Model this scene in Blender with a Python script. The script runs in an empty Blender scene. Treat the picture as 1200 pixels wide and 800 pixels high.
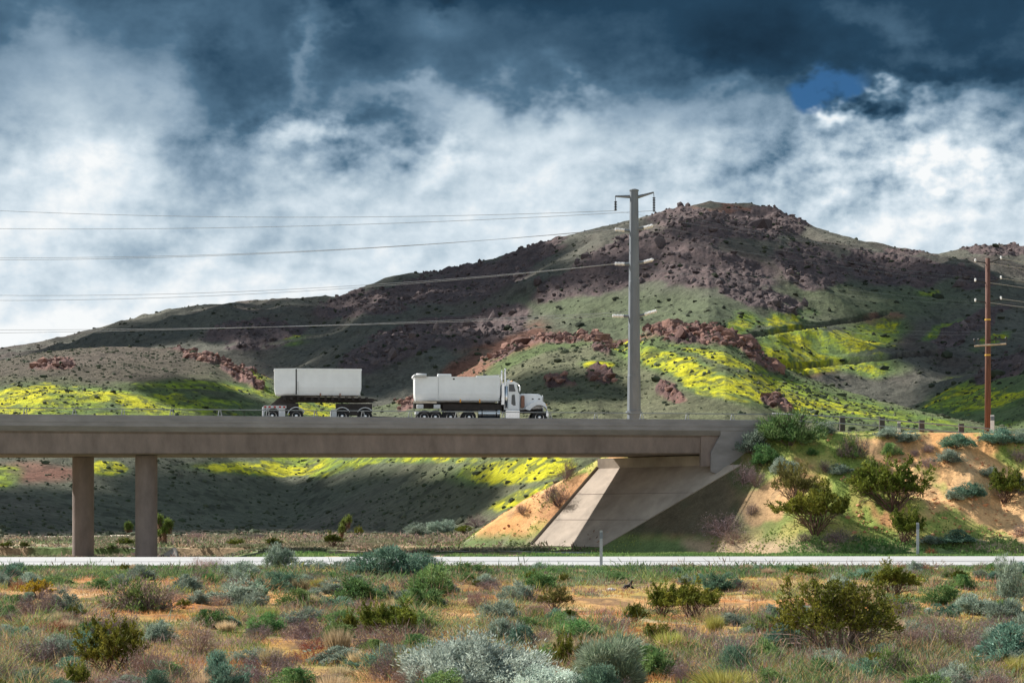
import bpy, math, random
import numpy as np
from mathutils import Vector
random.seed(7); rng = np.random.default_rng(7)
scene = bpy.context.scene
col = scene.collection
F = 2400.0; CZ = 2.8; HY = 600.0            # focal length in photo pixels, eye height, horizon row
def at(px, py, Y): return Vector(((px-600)/F*Y, Y, CZ+(HY-py)/F*Y))
R_ = math.radians
SUN_EL = R_(37); SUN_B = R_(33)             # the sun stands to the left and a little behind the bridge
S = Vector((-math.cos(SUN_B)*math.cos(SUN_EL), math.sin(SUN_B)*math.cos(SUN_EL), math.sin(SUN_EL)))

WSTR = .80; SUNE = 5.0; EXPO = .83
# brightness lumps of the cloud deck: photo column, row, half-sizes, strength
SKYB = [(70, 90, 120, 80, .22), (200, 100, 40, 60, .14), (20, 40, 40, 30, .1), (375, 70, 26, 50, .18), (520, 30, 90, 30, .12), (500, 0, 30, 22, -.15), (360, 152, 46, 22, .38), (430, 165, 90, 26, -.28),
        (480, 130, 60, 16, .16), (525, 190, 50, 22, .2), (590, 150, 60, 30, .16), (670, 130, 60, 26, .26), (700, 190, 120, 40, .06), (1080, 110, 120, 24, -.22), (850, 60, 260, 40, -.10), (700, 45, 70, 26, .07), (1020, 30, 50, 20, .10),
        (850, 130, 60, 26, .14), (870, 190, 70, 50, -.16), (1000, 133, 36, 13, .62), (1095, 165, 50, 30, .34), (1140, 205, 50, 16, .22), (1060, 190, 30, 20, -.12), (1190, 200, 30, 40, -.12), (960, 190, 30, 34, .12),
        (110, 210, 60, 40, .14), (240, 210, 60, 34, -.14), (70, 260, 60, 30, .08), (180, 285, 60, 30, -.16), (330, 290, 70, 36, -.10), (60, 400, 300, 50, .1), (390, 235, 60, 30, .08), (780, 215, 90, 20, -.10)]
# regions in shade: (ellipses), cloud height, puff size, seed, nearest and farthest distance
CLOUDS = [([(150, 395, 90, 14, -8), (300, 372, 110, 26, -3), (440, 360, 110, 40, -6), (540, 340, 70, 26, -12), (430, 420, 120, 30, -10), (600, 318, 50, 20, -15)], 560, 20, 1, 570, 1400, 75),
          ([(1140, 370, 46, 60, 0), (1150, 445, 46, 24, -30), (1085, 340, 30, 16, 0), (1190, 455, 24, 30, 0)], 560, 20, 2, 480, 1400, 90),
          ([(800, 285, 150, 40, -6)], 560, 17, 6, 600, 1400, 22),  # sparse cloud added out of view to dim and mottle the sunlit peak
          ([(60, 604, 130, 23, 2), (250, 598, 130, 26, 0), (420, 592, 120, 28, 0), (500, 596, 60, 20, -8), (250, 619, 260, 5, -1), (90, 613, 160, 9, 0), (380, 611, 150, 9, -2)], 275, 5, 3, 200, 420, 200),
          ([(245, 468, 46, 8, 5)], 275, 6, 4, 250, 540, 60),
          ([(660, 455, 60, 14, 5)], 275, 5, 5, 200, 480, 60)]
# ---------------------------------------------------------------- noise
def _h(ix, iy, s):
    n = (ix.astype(np.int64)*374761393 + iy.astype(np.int64)*668265263 + s*974634777) & 0xffffffff
    n = ((n ^ (n >> 13))*1274126177) & 0xffffffff
    n = (n ^ (n >> 16)) & 0xffffffff
    return n/4294967295.0
def vnoise(x, y, s=0):
    xi = np.floor(x); yi = np.floor(y); fx = x-xi; fy = y-yi
    fx = fx*fx*fx*(fx*(fx*6-15)+10); fy = fy*fy*fy*(fy*(fy*6-15)+10)
    a = _h(xi, yi, s); b = _h(xi+1, yi, s); c = _h(xi, yi+1, s); d = _h(xi+1, yi+1, s)
    return (a+(b-a)*fx)*(1-fy)+(c+(d-c)*fx)*fy
def fbm(x, y, o=4, s=0, g=.5):
    r = 0; a = 1; t = 0; f = 1
    for k in range(o):
        r = r+a*vnoise(x*f+17.3*k, y*f-9.1*k, s+k); t += a; a *= g; f *= 2.03
    return r/t
def ridged(x, y, o=4, s=0):
    r = 0; a = 1; t = 0; f = 1
    for k in range(o):
        r = r+a*(1-np.abs(2*vnoise(x*f+5.3*k, y*f+3.1*k, s+k)-1)); t += a; a *= .5; f *= 2.1
    return r/t
def worley(x, y, s=0):
    xi = np.floor(x); yi = np.floor(y); best = np.full(np.shape(x), 9.)
    for dx in (-1, 0, 1):
        for dy in (-1, 0, 1):
            cx = xi+dx; cy = yi+dy
            d = (cx+_h(cx, cy, s)-x)**2+(cy+_h(cx, cy, s+7)-y)**2
            best = np.minimum(best, d)
    return np.sqrt(best)
def ss(a, b, x):
    t = np.clip((x-a)/(b-a), 0, 1); return t*t*(3-2*t)
def smax(a, b, k):
    h = np.clip(.5+.5*(a-b)/k, 0, 1); return b+(a-b)*h+k*h*(1-h)
def smin(a, b, k): return -smax(-a, -b, k)

# ---------------------------------------------------------------- tagging
def tag(o, label=None, cat=None, group=None, kind=None):
    if label: o['label'] = label
    if cat: o['category'] = cat
    if group: o['group'] = group
    if kind: o['kind'] = kind
    return o
def empty(name, loc, rz=0):
    o = bpy.data.objects.new(name, None); col.objects.link(o)
    o.empty_display_size = .2; o.location = loc; o.rotation_euler = (0, 0, rz); return o
def np_mesh(name, V, Fq, mat, parent=None, colors=None, smooth=False, uvname='Col'):
    """V (n,3); Fq (m,k) with one k"""
    me = bpy.data.meshes.new(name); n = len(V); m, k = Fq.shape
    me.vertices.add(n); me.vertices.foreach_set('co', np.asarray(V, np.float32).ravel())
    me.loops.add(m*k); me.loops.foreach_set('vertex_index', np.asarray(Fq, np.int32).ravel())
    me.polygons.add(m); me.polygons.foreach_set('loop_start', np.arange(0, m*k, k, dtype=np.int32))
    try: me.polygons.foreach_set('loop_total', np.full(m, k, np.int32))
    except Exception: pass
    me.update(calc_edges=True)
    me.polygons.foreach_set('use_smooth', np.full(m, smooth))
    if colors is not None:
        a = me.color_attributes.new(uvname, 'FLOAT_COLOR', 'POINT')
        c = np.ones((n, 4), np.float32); c[:, :3] = colors; a.data.foreach_set('color', c.ravel())
    if mat: me.materials.append(mat)
    me.validate()
    o = bpy.data.objects.new(name, me); col.objects.link(o)
    if parent: o.parent = parent
    return o
class MB:
    def __init__(s): s.v = []; s.f = []
    def poly(s, pts, faces):
        b = len(s.v); s.v += [tuple(p) for p in pts]; s.f += [tuple(b+i for i in f) for f in faces]; return s
    def box(s, x0, x1, y0, y1, z0, z1, ch=0):
        x0, x1 = min(x0, x1), max(x0, x1); y0, y1 = min(y0, y1), max(y0, y1); z0, z1 = min(z0, z1), max(z0, z1)
        if ch <= 0:
            p = [(x, y, z) for z in (z0, z1) for y in (y0, y1) for x in (x0, x1)]
            return s.poly(p, [(0, 2, 3, 1), (4, 5, 7, 6), (0, 1, 5, 4), (2, 6, 7, 3), (0, 4, 6, 2), (1, 3, 7, 5)])
        c = ch; prof = [(y0+c, z0), (y1-c, z0), (y1, z0+c), (y1, z1-c), (y1-c, z1), (y0+c, z1), (y0, z1-c), (y0, z0+c)]
        prof_in = [((y-(y0+y1)/2)*(1-2*c/max(1e-6, y1-y0))+(y0+y1)/2, (z-(z0+z1)/2)*(1-2*c/max(1e-6, z1-z0))+(z0+z1)/2) for y, z in prof]
        rings = [(x0, prof_in), (x0+c, prof), (x1-c, prof), (x1, prof_in)]
        return s.loft([[(x, y, z) for y, z in pr] for x, pr in rings])
    def loft(s, rings, cap=True):
        n = len(rings[0]); pts = [p for r in rings for p in r]; fs = []
        for i in range(len(rings)-1):
            for j in range(n):
                k = (j+1) % n; fs.append((i*n+j, i*n+k, (i+1)*n+k, (i+1)*n+j))
        if cap: fs.append(tuple(range(n))[::-1]); fs.append(tuple((len(rings)-1)*n+j for j in range(n)))
        return s.poly(pts, fs)
    def tube(s, pts, r, n=8, cap=True):
        pts = [Vector(p) for p in pts]; rs = r if isinstance(r, (list, tuple)) else [r]*len(pts); rings = []
        for i, p in enumerate(pts):
            d = (pts[min(i+1, len(pts)-1)]-pts[max(i-1, 0)]).normalized()
            a = Vector((0, 0, 1)) if abs(d.z) < .9 else Vector((1, 0, 0))
            u = d.cross(a).normalized(); w = d.cross(u)
            rings.append([p+(u*math.cos(2*math.pi*k/n)+w*math.sin(2*math.pi*k/n))*rs[i] for k in range(n)])
        return s.loft(rings, cap)
    def prism(s, outline, y0, y1):      # outline in x,z
        n = len(outline)
        return s.poly([(x, y0, z) for x, z in outline]+[(x, y1, z) for x, z in outline],
                      [tuple(range(n)), tuple(range(n, 2*n))[::-1]]+[(i, n+i, n+(i+1) % n, (i+1) % n) for i in range(n)])
    def build(s, name, mat, parent=None, smooth=False, bevel=0):
        me = bpy.data.meshes.new(name); me.from_pydata(s.v, [], s.f)
        me.materials.append(mat)
        import bmesh
        bm = bmesh.new(); bm.from_mesh(me); bmesh.ops.recalc_face_normals(bm, faces=bm.faces)
        if bevel: 
            bmesh.ops.bevel(bm, geom=[e for e in bm.edges if len(e.link_faces) == 2 and e.calc_face_angle(0) > .5], offset=bevel, segments=1, affect='EDGES', clamp_overlap=True)
        bm.to_mesh(me); bm.free()
        if smooth:
            for p in me.polygons: p.use_smooth = True
        o = bpy.data.objects.new(name, me); col.objects.link(o)
        if parent: o.parent = parent
        return o

# ---------------------------------------------------------------- materials
def newmat(name):
    m = bpy.data.materials.new(name); m.use_nodes = True
    nt = m.node_tree; b = nt.nodes['Principled BSDF']; return m, nt, b
def nd(nt, t, **kw):
    n = nt.nodes.new(t)
    for k, v in kw.items():
        if hasattr(n, k) and not k[0].isupper(): setattr(n, k, v)
    return n
def solid(name, c, rough=.7, metal=0, var=.12, scale=3., bump=0, stain=None, spec=.5, aniso=(1, 1, 1), detail=6):
    m, nt, b = newmat(name); L = nt.links.new
    tc = nd(nt, 'ShaderNodeTexCoord'); mp = nd(nt, 'ShaderNodeMapping'); mp.inputs['Scale'].default_value = aniso
    L(tc.outputs['Object'], mp.inputs[0])
    no = nd(nt, 'ShaderNodeTexNoise'); no.inputs['Scale'].default_value = scale; no.inputs['Detail'].default_value = detail
    no.inputs['Roughness'].default_value = .65
    L(mp.outputs[0], no.inputs['Vector'])
    rp = nd(nt, 'ShaderNodeValToRGB'); rp.color_ramp.elements[0].position = .3; rp.color_ramp.elements[1].position = .7
    lo = tuple(max(0, x*(1-var*2)) for x in c); hi = tuple(min(1, x*(1+var)) for x in c)
    if stain: lo = stain
    rp.color_ramp.elements[0].color = (*lo, 1); rp.color_ramp.elements[1].color = (*hi, 1)
    L(no.outputs['Fac'], rp.inputs[0]); L(rp.outputs[0], b.inputs['Base Color'])
    b.inputs['Roughness'].default_value = rough; b.inputs['Metallic'].default_value = metal
    b.inputs['Specular IOR Level'].default_value = spec
    if bump:
        bp = nd(nt, 'ShaderNodeBump'); bp.inputs['Strength'].default_value = bump; bp.inputs['Distance'].default_value = .05
        n2 = nd(nt, 'ShaderNodeTexNoise'); n2.inputs['Scale'].default_value = scale*6; n2.inputs['Detail'].default_value = 5
        L(tc.outputs['Object'], n2.inputs['Vector']); L(n2.outputs['Fac'], bp.inputs['Height']); L(bp.outputs[0], b.inputs['Normal'])
    return m
def attr_mat(name, n1=(.5, .75, 1.25), n2=(4., .8, 1.2), bump=.6, bdist=.3, bscale=1., rough=.95, transl=0, randhue=0):
    """material whose base colour is the colour attribute times fine noise"""
    m, nt, b = newmat(name); L = nt.links.new
    at_ = nd(nt, 'ShaderNodeVertexColor'); at_.layer_name = 'Col'; cur = at_.outputs['Color']
    ge = nd(nt, 'ShaderNodeTexCoord')
    for sc, lo, hi in (n1, n2):
        if sc <= 0: continue
        no = nd(nt, 'ShaderNodeTexNoise'); no.inputs['Scale'].default_value = sc; no.inputs['Detail'].default_value = 8; no.inputs['Roughness'].default_value = .7
        L(ge.outputs['Object'], no.inputs['Vector'])
        mr = nd(nt, 'ShaderNodeMapRange'); mr.inputs['From Min'].default_value = .3; mr.inputs['From Max'].default_value = .7
        mr.inputs['To Min'].default_value = lo; mr.inputs['To Max'].default_value = hi
        L(no.outputs['Fac'], mr.inputs['Value'])
        mx = nd(nt, 'ShaderNodeVectorMath'); mx.operation = 'SCALE'; L(cur, mx.inputs[0]); L(mr.outputs[0], mx.inputs['Scale']); cur = mx.outputs[0]
    if randhue:
        oi = nd(nt, 'ShaderNodeObjectInfo'); hs = nd(nt, 'ShaderNodeHueSaturation')
        mr = nd(nt, 'ShaderNodeMapRange'); mr.inputs['To Min'].default_value = .5-randhue; mr.inputs['To Max'].default_value = .5+randhue
        mv = nd(nt, 'ShaderNodeMapRange'); mv.inputs['To Min'].default_value = .75; mv.inputs['To Max'].default_value = 1.25
        mm = nd(nt, 'ShaderNodeMath'); mm.operation = 'MULTIPLY'; mm.inputs[1].default_value = 7.31; fr = nd(nt, 'ShaderNodeMath'); fr.operation = 'FRACT'
        L(oi.outputs['Random'], mr.inputs['Value']); L(oi.outputs['Random'], mm.inputs[0]); L(mm.outputs[0], fr.inputs[0]); L(fr.outputs[0], mv.inputs['Value'])
        L(mr.outputs[0], hs.inputs['Hue']); L(mv.outputs[0], hs.inputs['Value']); L(cur, hs.inputs['Color']); cur = hs.outputs[0]
    L(cur, b.inputs['Base Color']); b.inputs['Roughness'].default_value = rough; b.inputs['Specular IOR Level'].default_value = .15
    if bump:
        no = nd(nt, 'ShaderNodeTexNoise'); no.inputs['Scale'].default_value = bscale; no.inputs['Detail'].default_value = 8; no.inputs['Roughness'].default_value = .72
        L(ge.outputs['Object'], no.inputs['Vector']); bp = nd(nt, 'ShaderNodeBump'); bp.inputs['Strength'].default_value = bump; bp.inputs['Distance'].default_value = bdist
        L(no.outputs['Fac'], bp.inputs['Height']); L(bp.outputs[0], b.inputs['Normal'])
    if transl:
        tr = nd(nt, 'ShaderNodeBsdfTranslucent'); L(cur, tr.inputs['Color']); mi = nd(nt, 'ShaderNodeMixShader'); mi.inputs[0].default_value = transl
        L(b.outputs[0], mi.inputs[1]); L(tr.outputs[0], mi.inputs[2]); L(mi.outputs[0], nt.nodes['Material Output'].inputs['Surface'])
    return m
M = dict(
 concrete=solid('concrete', (.27, .25, .245), .9, var=.13, scale=.45, bump=.25, aniso=(1, 1, 3)),
 concrete_dark=solid('weathered_concrete', (.235, .183, .16), .92, var=.17, scale=.7, bump=.3, aniso=(1.3, 1, .5)),
 paving=solid('pale_concrete', (.40, .33, .265), .9, var=.16, scale=.5, bump=.3),
 road=solid('road_concrete', (.43, .425, .415), .85, var=.10, scale=.9, bump=.3, aniso=(.25, 1, 1)),
 joint=solid('road_seam', (.2, .2, .21), .9, scale=1.),
 asphalt=solid('asphalt', (.06, .06, .062), .9, scale=2, bump=.2),
 gravel=solid('gravel', (.36, .34, .31), .95, var=.2, scale=3, bump=.4),
 dirt=solid('pale_dirt', (.55, .45, .34), .95, var=.12, scale=2, bump=.3),
 galv=solid('galvanised_steel', (.16, .185, .21), .6, .1, var=.1, scale=1.2, aniso=(1, 1, .4)),
 rail=solid('dull_rail_steel', (.30, .31, .32), .5, .6, scale=2),
 ceramic=solid('pale_insulator', (.9, .9, .9), .35, var=.05),
 darkmetal=solid('dark_metal', (.035, .035, .038), .5, .4, scale=4),
 wire=solid('aluminium_wire', (.42, .43, .44), .45, .6),
 wood=solid('tarred_wood', (.13, .055, .038), .85, var=.25, scale=1.5, bump=.4, aniso=(6, 6, .4)),
 palewood=solid('pale_timber', (.42, .35, .27), .8, var=.2, scale=3),
 band=solid('yellow_band', (.6, .36, .05), .5),
 postwood=solid('dark_post_timber', (.07, .06, .058), .85, scale=4),
 white=solid('white_paint', (.86, .87, .87), .3, var=.05, scale=.9, detail=8),
 whitedirty=solid('dusty_white_paint', (.70, .70, .69), .5, var=.10, scale=1.3),
 cream=solid('cream_paint', (.68, .58, .44), .5, var=.15, scale=3),
 chrome=solid('bright_steel', (.70, .71, .72), .22, 1., var=.06, scale=2),
 rubber=solid('tyre_rubber', (.022, .021, .02), .85, scale=8),
 frame=solid('rusty_frame_paint', (.035, .026, .022), .7, var=.3, scale=3),
 glass=solid('dark_cab_glass', (.015, .02, .022), .08, scale=1, spec=.8),
 red=solid('red_lens', (.5, .03, .02), .3), amber=solid('amber_lens', (.75, .32, .03), .3),
 rust=solid('rusty_brown_metal', (.25, .12, .075), .6, scale=5),
 marker=solid('grey_marker_steel', (.32, .34, .35), .5, .3),
 whitepost=solid('white_plastic_post', (.78, .78, .76), .5),
 bark=solid('grey_bark', (.17, .13, .11), .95, var=.25, scale=9),
 palerock=solid('pale_stone', (.6, .56, .5), .9, bump=.4),
 yucca_bark=solid('shaggy_bark', (.20, .13, .10), .95, var=.3, scale=8, bump=.5),
)
# ---------------------------------------------------------------- the bridge frame
BP = Vector((-36.25, 145.0, 0)); th = math.atan2(7, 55.25)
dv = Vector((math.cos(th), math.sin(th), 0)); nv = Vector((-math.sin(th), math.cos(th), 0))
def bw(s, w, z): return BP+dv*s+nv*w+Vector((0, 0, z))
# ---------------------------------------------------------------- terrain heights
HILLS = dict(
 left=dict(p=[(-900, 470), (-500, 455), (-250, 436), (-100, 440), (0, 421), (60, 410), (130, 405), (200, 407), (250, 419), (300, 436), (340, 452), (420, 474), (500, 490), (600, 520), (680, 560), (760, 600), (2200, 640)],
   R=[(-900, 700), (0, 540), (300, 500), (700, 520)], B=[(-900, 260), (0, 222), (300, 283), (450, 310), (700, 330)], pw=1.1),
 main=dict(p=[(-1500, 500), (-600, 450), (-200, 420), (0, 409), (50, 401), (90, 392), (130, 380), (200, 363), (330, 351), (400, 347), (450, 326), (520, 318), (560, 309), (600, 297), (640, 283), (700, 268), (745, 258), (790, 246), (830, 238), (880, 241), (915, 247), (940, 261), (985, 277), (1050, 291), (1100, 299), (1130, 291), (1165, 287), (1200, 291), (1350, 300), (1800, 380), (3000, 480)],
   R=[(-1500, 1500), (0, 1350), (450, 1300), (830, 1250), (1100, 1300), (1200, 1350), (3000, 1500)], B=[(-1500, 700), (0, 620), (450, 600), (830, 480), (1200, 500)], pw=1.0),
 spur=dict(p=[(-500, 640), (150, 520), (250, 478), (330, 446), (400, 412), (480, 388), (560, 368), (610, 357), (660, 349), (720, 343), (800, 360), (900, 420), (1000, 520), (1100, 640), (2500, 660)],
   R=[(0, 850), (400, 850), (720, 1050), (1100, 1000)], B=[(0, 560), (600, 520), (1000, 520)], pw=1.0),
 centre=dict(p=[(-500, 640), (340, 520), (430, 480), (480, 466), (540, 437), (600, 403), (640, 393), (700, 392), (730, 402), (760, 388), (800, 381), (850, 386), (880, 404), (910, 427), (960, 447), (1020, 466), (1100, 486), (1160, 497), (1300, 515), (1700, 560), (2500, 600)],
   R=[(300, 430), (640, 430), (800, 400), (900, 370), (1160, 290), (1300, 280)], B=[(300, 300), (640, 200), (900, 178), (1200, 172)], pw=1.05),
 right=dict(p=[(-500, 640), (950, 560), (1010, 500), (1060, 472), (1110, 450), (1160, 426), (1200, 404), (1300, 370), (1500, 350), (2500, 420)],
   R=[(900, 700), (1200, 760), (1500, 800)], B=[(900, 380), (1200, 350)], pw=1.0),
)
def tab(t, px): a = np.array(t, float); return np.interp(px, a[:, 0], a[:, 1])
def hill(name, x, Y):
    h = HILLS[name]; px = 600+F*x/np.maximum(Y, 20.)
    wob = (fbm(x/90., Y/90., 3, 41)-.5)*60
    Rr = tab(h['R'], px); Bb = tab(h['B'], px)+wob*.25
    Z = np.maximum(CZ+(HY-tab(h['p'], px))/F*Rr, 0)
    t = np.clip((Y-Bb)/(Rr-Bb), 0, 1)
    f = np.sin(t*math.pi/2)**(1.25*h['pw'])
    tb = np.clip((Y-Rr)/(Rr*.55), 0, 1)
    b = np.cos(tb*math.pi/2)
    return np.where(Y < Rr, Z*f, Z*b), t
# embankment planes
pA = np.array((16.6, 151., 6.26)); pB = np.array((6.75, 162., 6.2)); pC = np.array((6.65, 152., .2))
nA = np.cross(pB-pA, pC-pA); nA = nA/nA[2]
def zplaneA(x, Y): return pA[2]-(nA[0]*(x-pA[0])+nA[1]*(Y-pA[1]))
def embank(x, Y):
    s = (x-BP.x)*dv.x+(Y-BP.y)*dv.y; w = (x-BP.x)*nv.x+(Y-BP.y)*nv.y
    n = (fbm(x/7., Y/7., 4, 3)-.5)
    zA = zplaneA(x, Y)
    d_pave = np.maximum(0, np.maximum((151-Y)*0, 0))
    toe = 137.0+(x-20)*.03+n*5
    zN = .25+np.maximum(Y-toe, -6)/1.85 + (n*1.2+(ridged(x/2.6+n, Y/11., 3, 8)-.6)*.45)*ss(0, 8, Y-toe)
    gully = np.exp(-((x-33.-.4*(Y-140))/2.2)**2)*1.0+np.exp(-((x-25.+.5*(Y-140))/1.2)**2)*.5
    zN = zN-gully*ss(0, 5, Y-toe)*ss(18, 8, Y-toe)*.8
    top = 8.85-.006*np.maximum(x-20, 0)+n*.25
    zF = 9.2-(w-13.5)/1.7+n*1.2
    zG = 6.7+.62*(x-6.2)+n*1.0
    e = smin(smin(smin(zA, zG, .3), zN, .5), smin(top, zF, .5), .4)
    return e
def baseg(x, Y):
    px = 600+F*x/np.maximum(Y, 20.)
    n = fbm(x/6., Y/6., 4, 11)-.5
    z = n*.35*ss(101, 96, Y)+n*.3*ss(126, 134, Y)
    big = (fbm(x/25., Y/25., 2, 15)-.5)
    z = z+big*.5*ss(98, 85, Y)
    dip = ss(330, 240, px)*ss(121, 130, Y)*ss(180, 158, Y)
    z = z-.72*dip
    z = z-.12*ss(330, 430, px)*ss(126, 136, Y)*ss(170, 160, Y)
    return z
SKX = np.array([0., 1.]); SKC = np.array([1., 1.]); SKN = np.array([1., 1.])
def height(x, Y, detail=True):
    z = baseg(x, Y)
    z = smax(z, embank(x, Y), .3)
    far = Y > 160
    if np.any(far):
        zc, tc = hill('centre', x, Y); zl, tl = hill('left', x, Y)
        zm, tm = hill('main', x, Y); zs, ts = hill('spur', x, Y); zr, tr = hill('right', x, Y)
        kk = lambda a, b, k: np.clip(.3*np.maximum(a, b), .01, k)
        near = smax(zc, zl, kk(zc, zl, 3.))
        farz = smax(zm, zs, kk(zm, zs, 9.)); farz = smax(farz, zr, kk(farz, zr, 8.))
        g = ridged(x/140.+.3*Y/140, Y/210., 4, 21)-.62
        g2 = ridged(x/46., Y/60., 4, 25)-.62
        farz = farz+(g*22+g2*7)*ss(0, 60, farz)*np.where(farz > 0, 1, 0)*(1-.8*ss(.82, 1., tm)*(zm > zs-5))
        farz = farz*np.interp(600+F*x/np.maximum(Y, 20.), SKX, SKC)
        h2 = ridged(x/40.+Y/160, Y/75., 4, 31)-.6
        near = (near+h2*4.2*ss(0, 18, near))*np.interp(600+F*x/np.maximum(Y, 20.), SKX, SKN)
        hz = smax(near, farz, kk(near, farz, 3.))
        k = ss(160, 200, Y)
        z = np.where(far, smax(z, hz*k, .6), z)
    return z
SKYLINE = [(-300, 432), (-100, 418), (0, 407), (30, 404), (60, 397), (100, 388), (150, 374), (200, 362), (270, 354), (330, 350), (400, 347), (430, 335), (450, 325), (520, 317), (560, 308), (600, 296), (640, 283), (700, 267), (745, 257), (790, 245), (830, 237), (860, 238), (885, 240), (915, 246), (940, 260), (985, 276), (1050, 290), (1100, 298), (1130, 291), (1165, 286), (1200, 290), (1350, 300), (1800, 380)]
SKX = np.linspace(-600, 1800, 400); SKC = np.ones(400); SKN = np.ones(400)
_Y = np.arange(600, 1700, 6.)
_U, _V = np.meshgrid(SKX, _Y)
for _ in range(2):
    _z = height((_U.ravel()-600)/F*_V.ravel(), _V.ravel()).reshape(_U.shape)
    _el = np.max((_z-CZ)/_V, 0); _want = (HY-tab(SKYLINE, SKX))/F
    _c = np.clip(_want/np.maximum(_el, .005), .5, 1.6); SKC = SKC*np.convolve(np.pad(_c, 4, 'edge'), np.ones(9)/9, 'valid')
_Y = np.arange(205, 600, 3.); _U, _V = np.meshgrid(SKX, _Y); _keep = SKC; SKC = np.zeros(400)+.02
for _ in range(2):
    _z = height((_U.ravel()-600)/F*_V.ravel(), _V.ravel()).reshape(_U.shape); _el = np.max((_z-CZ)/_V, 0)
    _want = (HY-np.minimum(tab(HILLS['left']['p'], SKX), tab(HILLS['centre']['p'], SKX))-1)/F
    _c = np.where(_want > .015, np.clip(_want/np.maximum(_el, .005), .6, 1.4), 1.); SKN = SKN*np.convolve(np.pad(_c, 4, 'edge'), np.ones(9)/9, 'valid')
SKC = _keep
def proj(x, Y, z): return 600+F*x/Y, HY-F*(z-CZ)/Y
# ---------------------------------------------------------------- patches on the hills (rx, ry in photo px, traced; kept where they lie)
def patch(px, py, L, Y, lo, hi, soft=.35):
    m = np.zeros_like(px)
    for (cx, cy, rx, ry, an) in L:
        a = R_(an); dx = px-cx; dy = py-cy
        u = (dx*math.cos(a)+dy*math.sin(a))/rx; v = (-dx*math.sin(a)+dy*math.cos(a))/ry
        m = np.maximum(m, ss(1+soft, 1-soft, np.sqrt(u*u+v*v)))
    return m*((Y > lo) & (Y < hi))
ROCK_FAR = [(850, 262, 85, 18, 5), (760, 300, 120, 26, -18), (700, 318, 90, 20, -25), (820, 318, 95, 22, 5), (950, 312, 50, 24, 15), (1045, 315, 62, 18, 8),
            (880, 345, 60, 14, 20), (560, 385, 65, 24, -12), (470, 405, 80, 20, -18), (540, 330, 90, 22, -12), (450, 352, 80, 16, -8), (620, 300, 50, 12, -20),
            (1130, 325, 40, 10, 10), (1180, 430, 40, 14, -30), (300, 390, 60, 14, -5), (910, 255, 34, 14, 20), (1140, 380, 50, 12, -35), (1180, 292, 60, 7, 2), (1060, 294, 30, 5, 5)]
ROCK_NEAR = [(812, 395, 62, 13, 9), (880, 422, 34, 9, 38), (660, 398, 44, 6, -2), (590, 412, 30, 6, -30), (655, 450, 22, 5, 5), (700, 440, 18, 9, 20), (705, 408, 16, 8, 40), (795, 462, 22, 8, 20),
             (60, 428, 24, 6, 0), (280, 438, 30, 9, 30), (225, 414, 40, 4, 14), (480, 470, 24, 6, -20), (960, 440, 24, 4, 0), (900, 470, 20, 4, 20)]
RED = [(600, 400, 60, 7, -12), (735, 398, 28, 5, 0), (955, 438, 24, 6, 0), (1030, 372, 28, 7, -8), (930, 250, 30, 8, 15), (860, 250, 60, 8, 5), (610, 400, 40, 12, -25), (40, 555, 60, 12, 0), (540, 440, 40, 16, -35)]
FLOW_NEAR = [(60, 468, 90, 20, 0), (150, 462, 80, 12, 4), (230, 452, 80, 8, 4), (190, 480, 100, 14, 0), (300, 446, 22, 14, 45), (370, 480, 40, 12, 0), (120, 500, 200, 22, 0),
             (800, 437, 90, 13, 20), (760, 412, 40, 6, 18), (900, 462, 100, 13, 15), (1000, 478, 110, 12, 12), (840, 425, 60, 6, 18), (960, 470, 70, 12, 18), (1070, 492, 60, 8, 8), (700, 430, 20, 5, 0), (330, 463, 26, 6, 20),
             (5, 560, 22, 12, 0), (125, 548, 24, 10, 0), (330, 545, 90, 8, 0), (600, 552, 70, 14, -6), (420, 540, 130, 7, 0), (620, 580, 50, 8, -20), (205, 475, 40, 6, 0)]
FLOW_FAR = [(868, 380, 15, 14, 0), (915, 377, 30, 9, -8), (930, 402, 46, 18, -8), (985, 405, 55, 15, -8), (1010, 392, 50, 14, -12), (1110, 385, 24, 6, -30), (1085, 345, 12, 5, -10), (1125, 462, 46, 14, -18), (1150, 470, 60, 12, -8), (1165, 400, 20, 6, -25),
            (960, 428, 90, 12, 0), (330, 395, 30, 4, 0), (1190, 495, 40, 6, 0)]
GREEN_FAR = [(780, 372, 130, 30, 0), (1000, 360, 130, 20, -5), (690, 360, 80, 16, 0), (960, 340, 60, 14, 0)]
TRACKS = [[(862, 397), (900, 389), (950, 382), (1000, 375), (1040, 366)], [(905, 430), (950, 428), (1000, 423), (1050, 417), (1108, 412)]]
def seg_dist(px, py, pts):
    d = np.full_like(px, 1e9)
    for (ax, ay), (bx, by) in zip(pts[:-1], pts[1:]):
        t = np.clip(((px-ax)*(bx-ax)+(py-ay)*(by-ay))/((bx-ax)**2+(by-ay)**2), 0, 1)
        dx = px-ax-t*(bx-ax); dy = py-ay-t*(by-ay); d = np.minimum(d, np.hypot(dx, dy))
    return d
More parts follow.
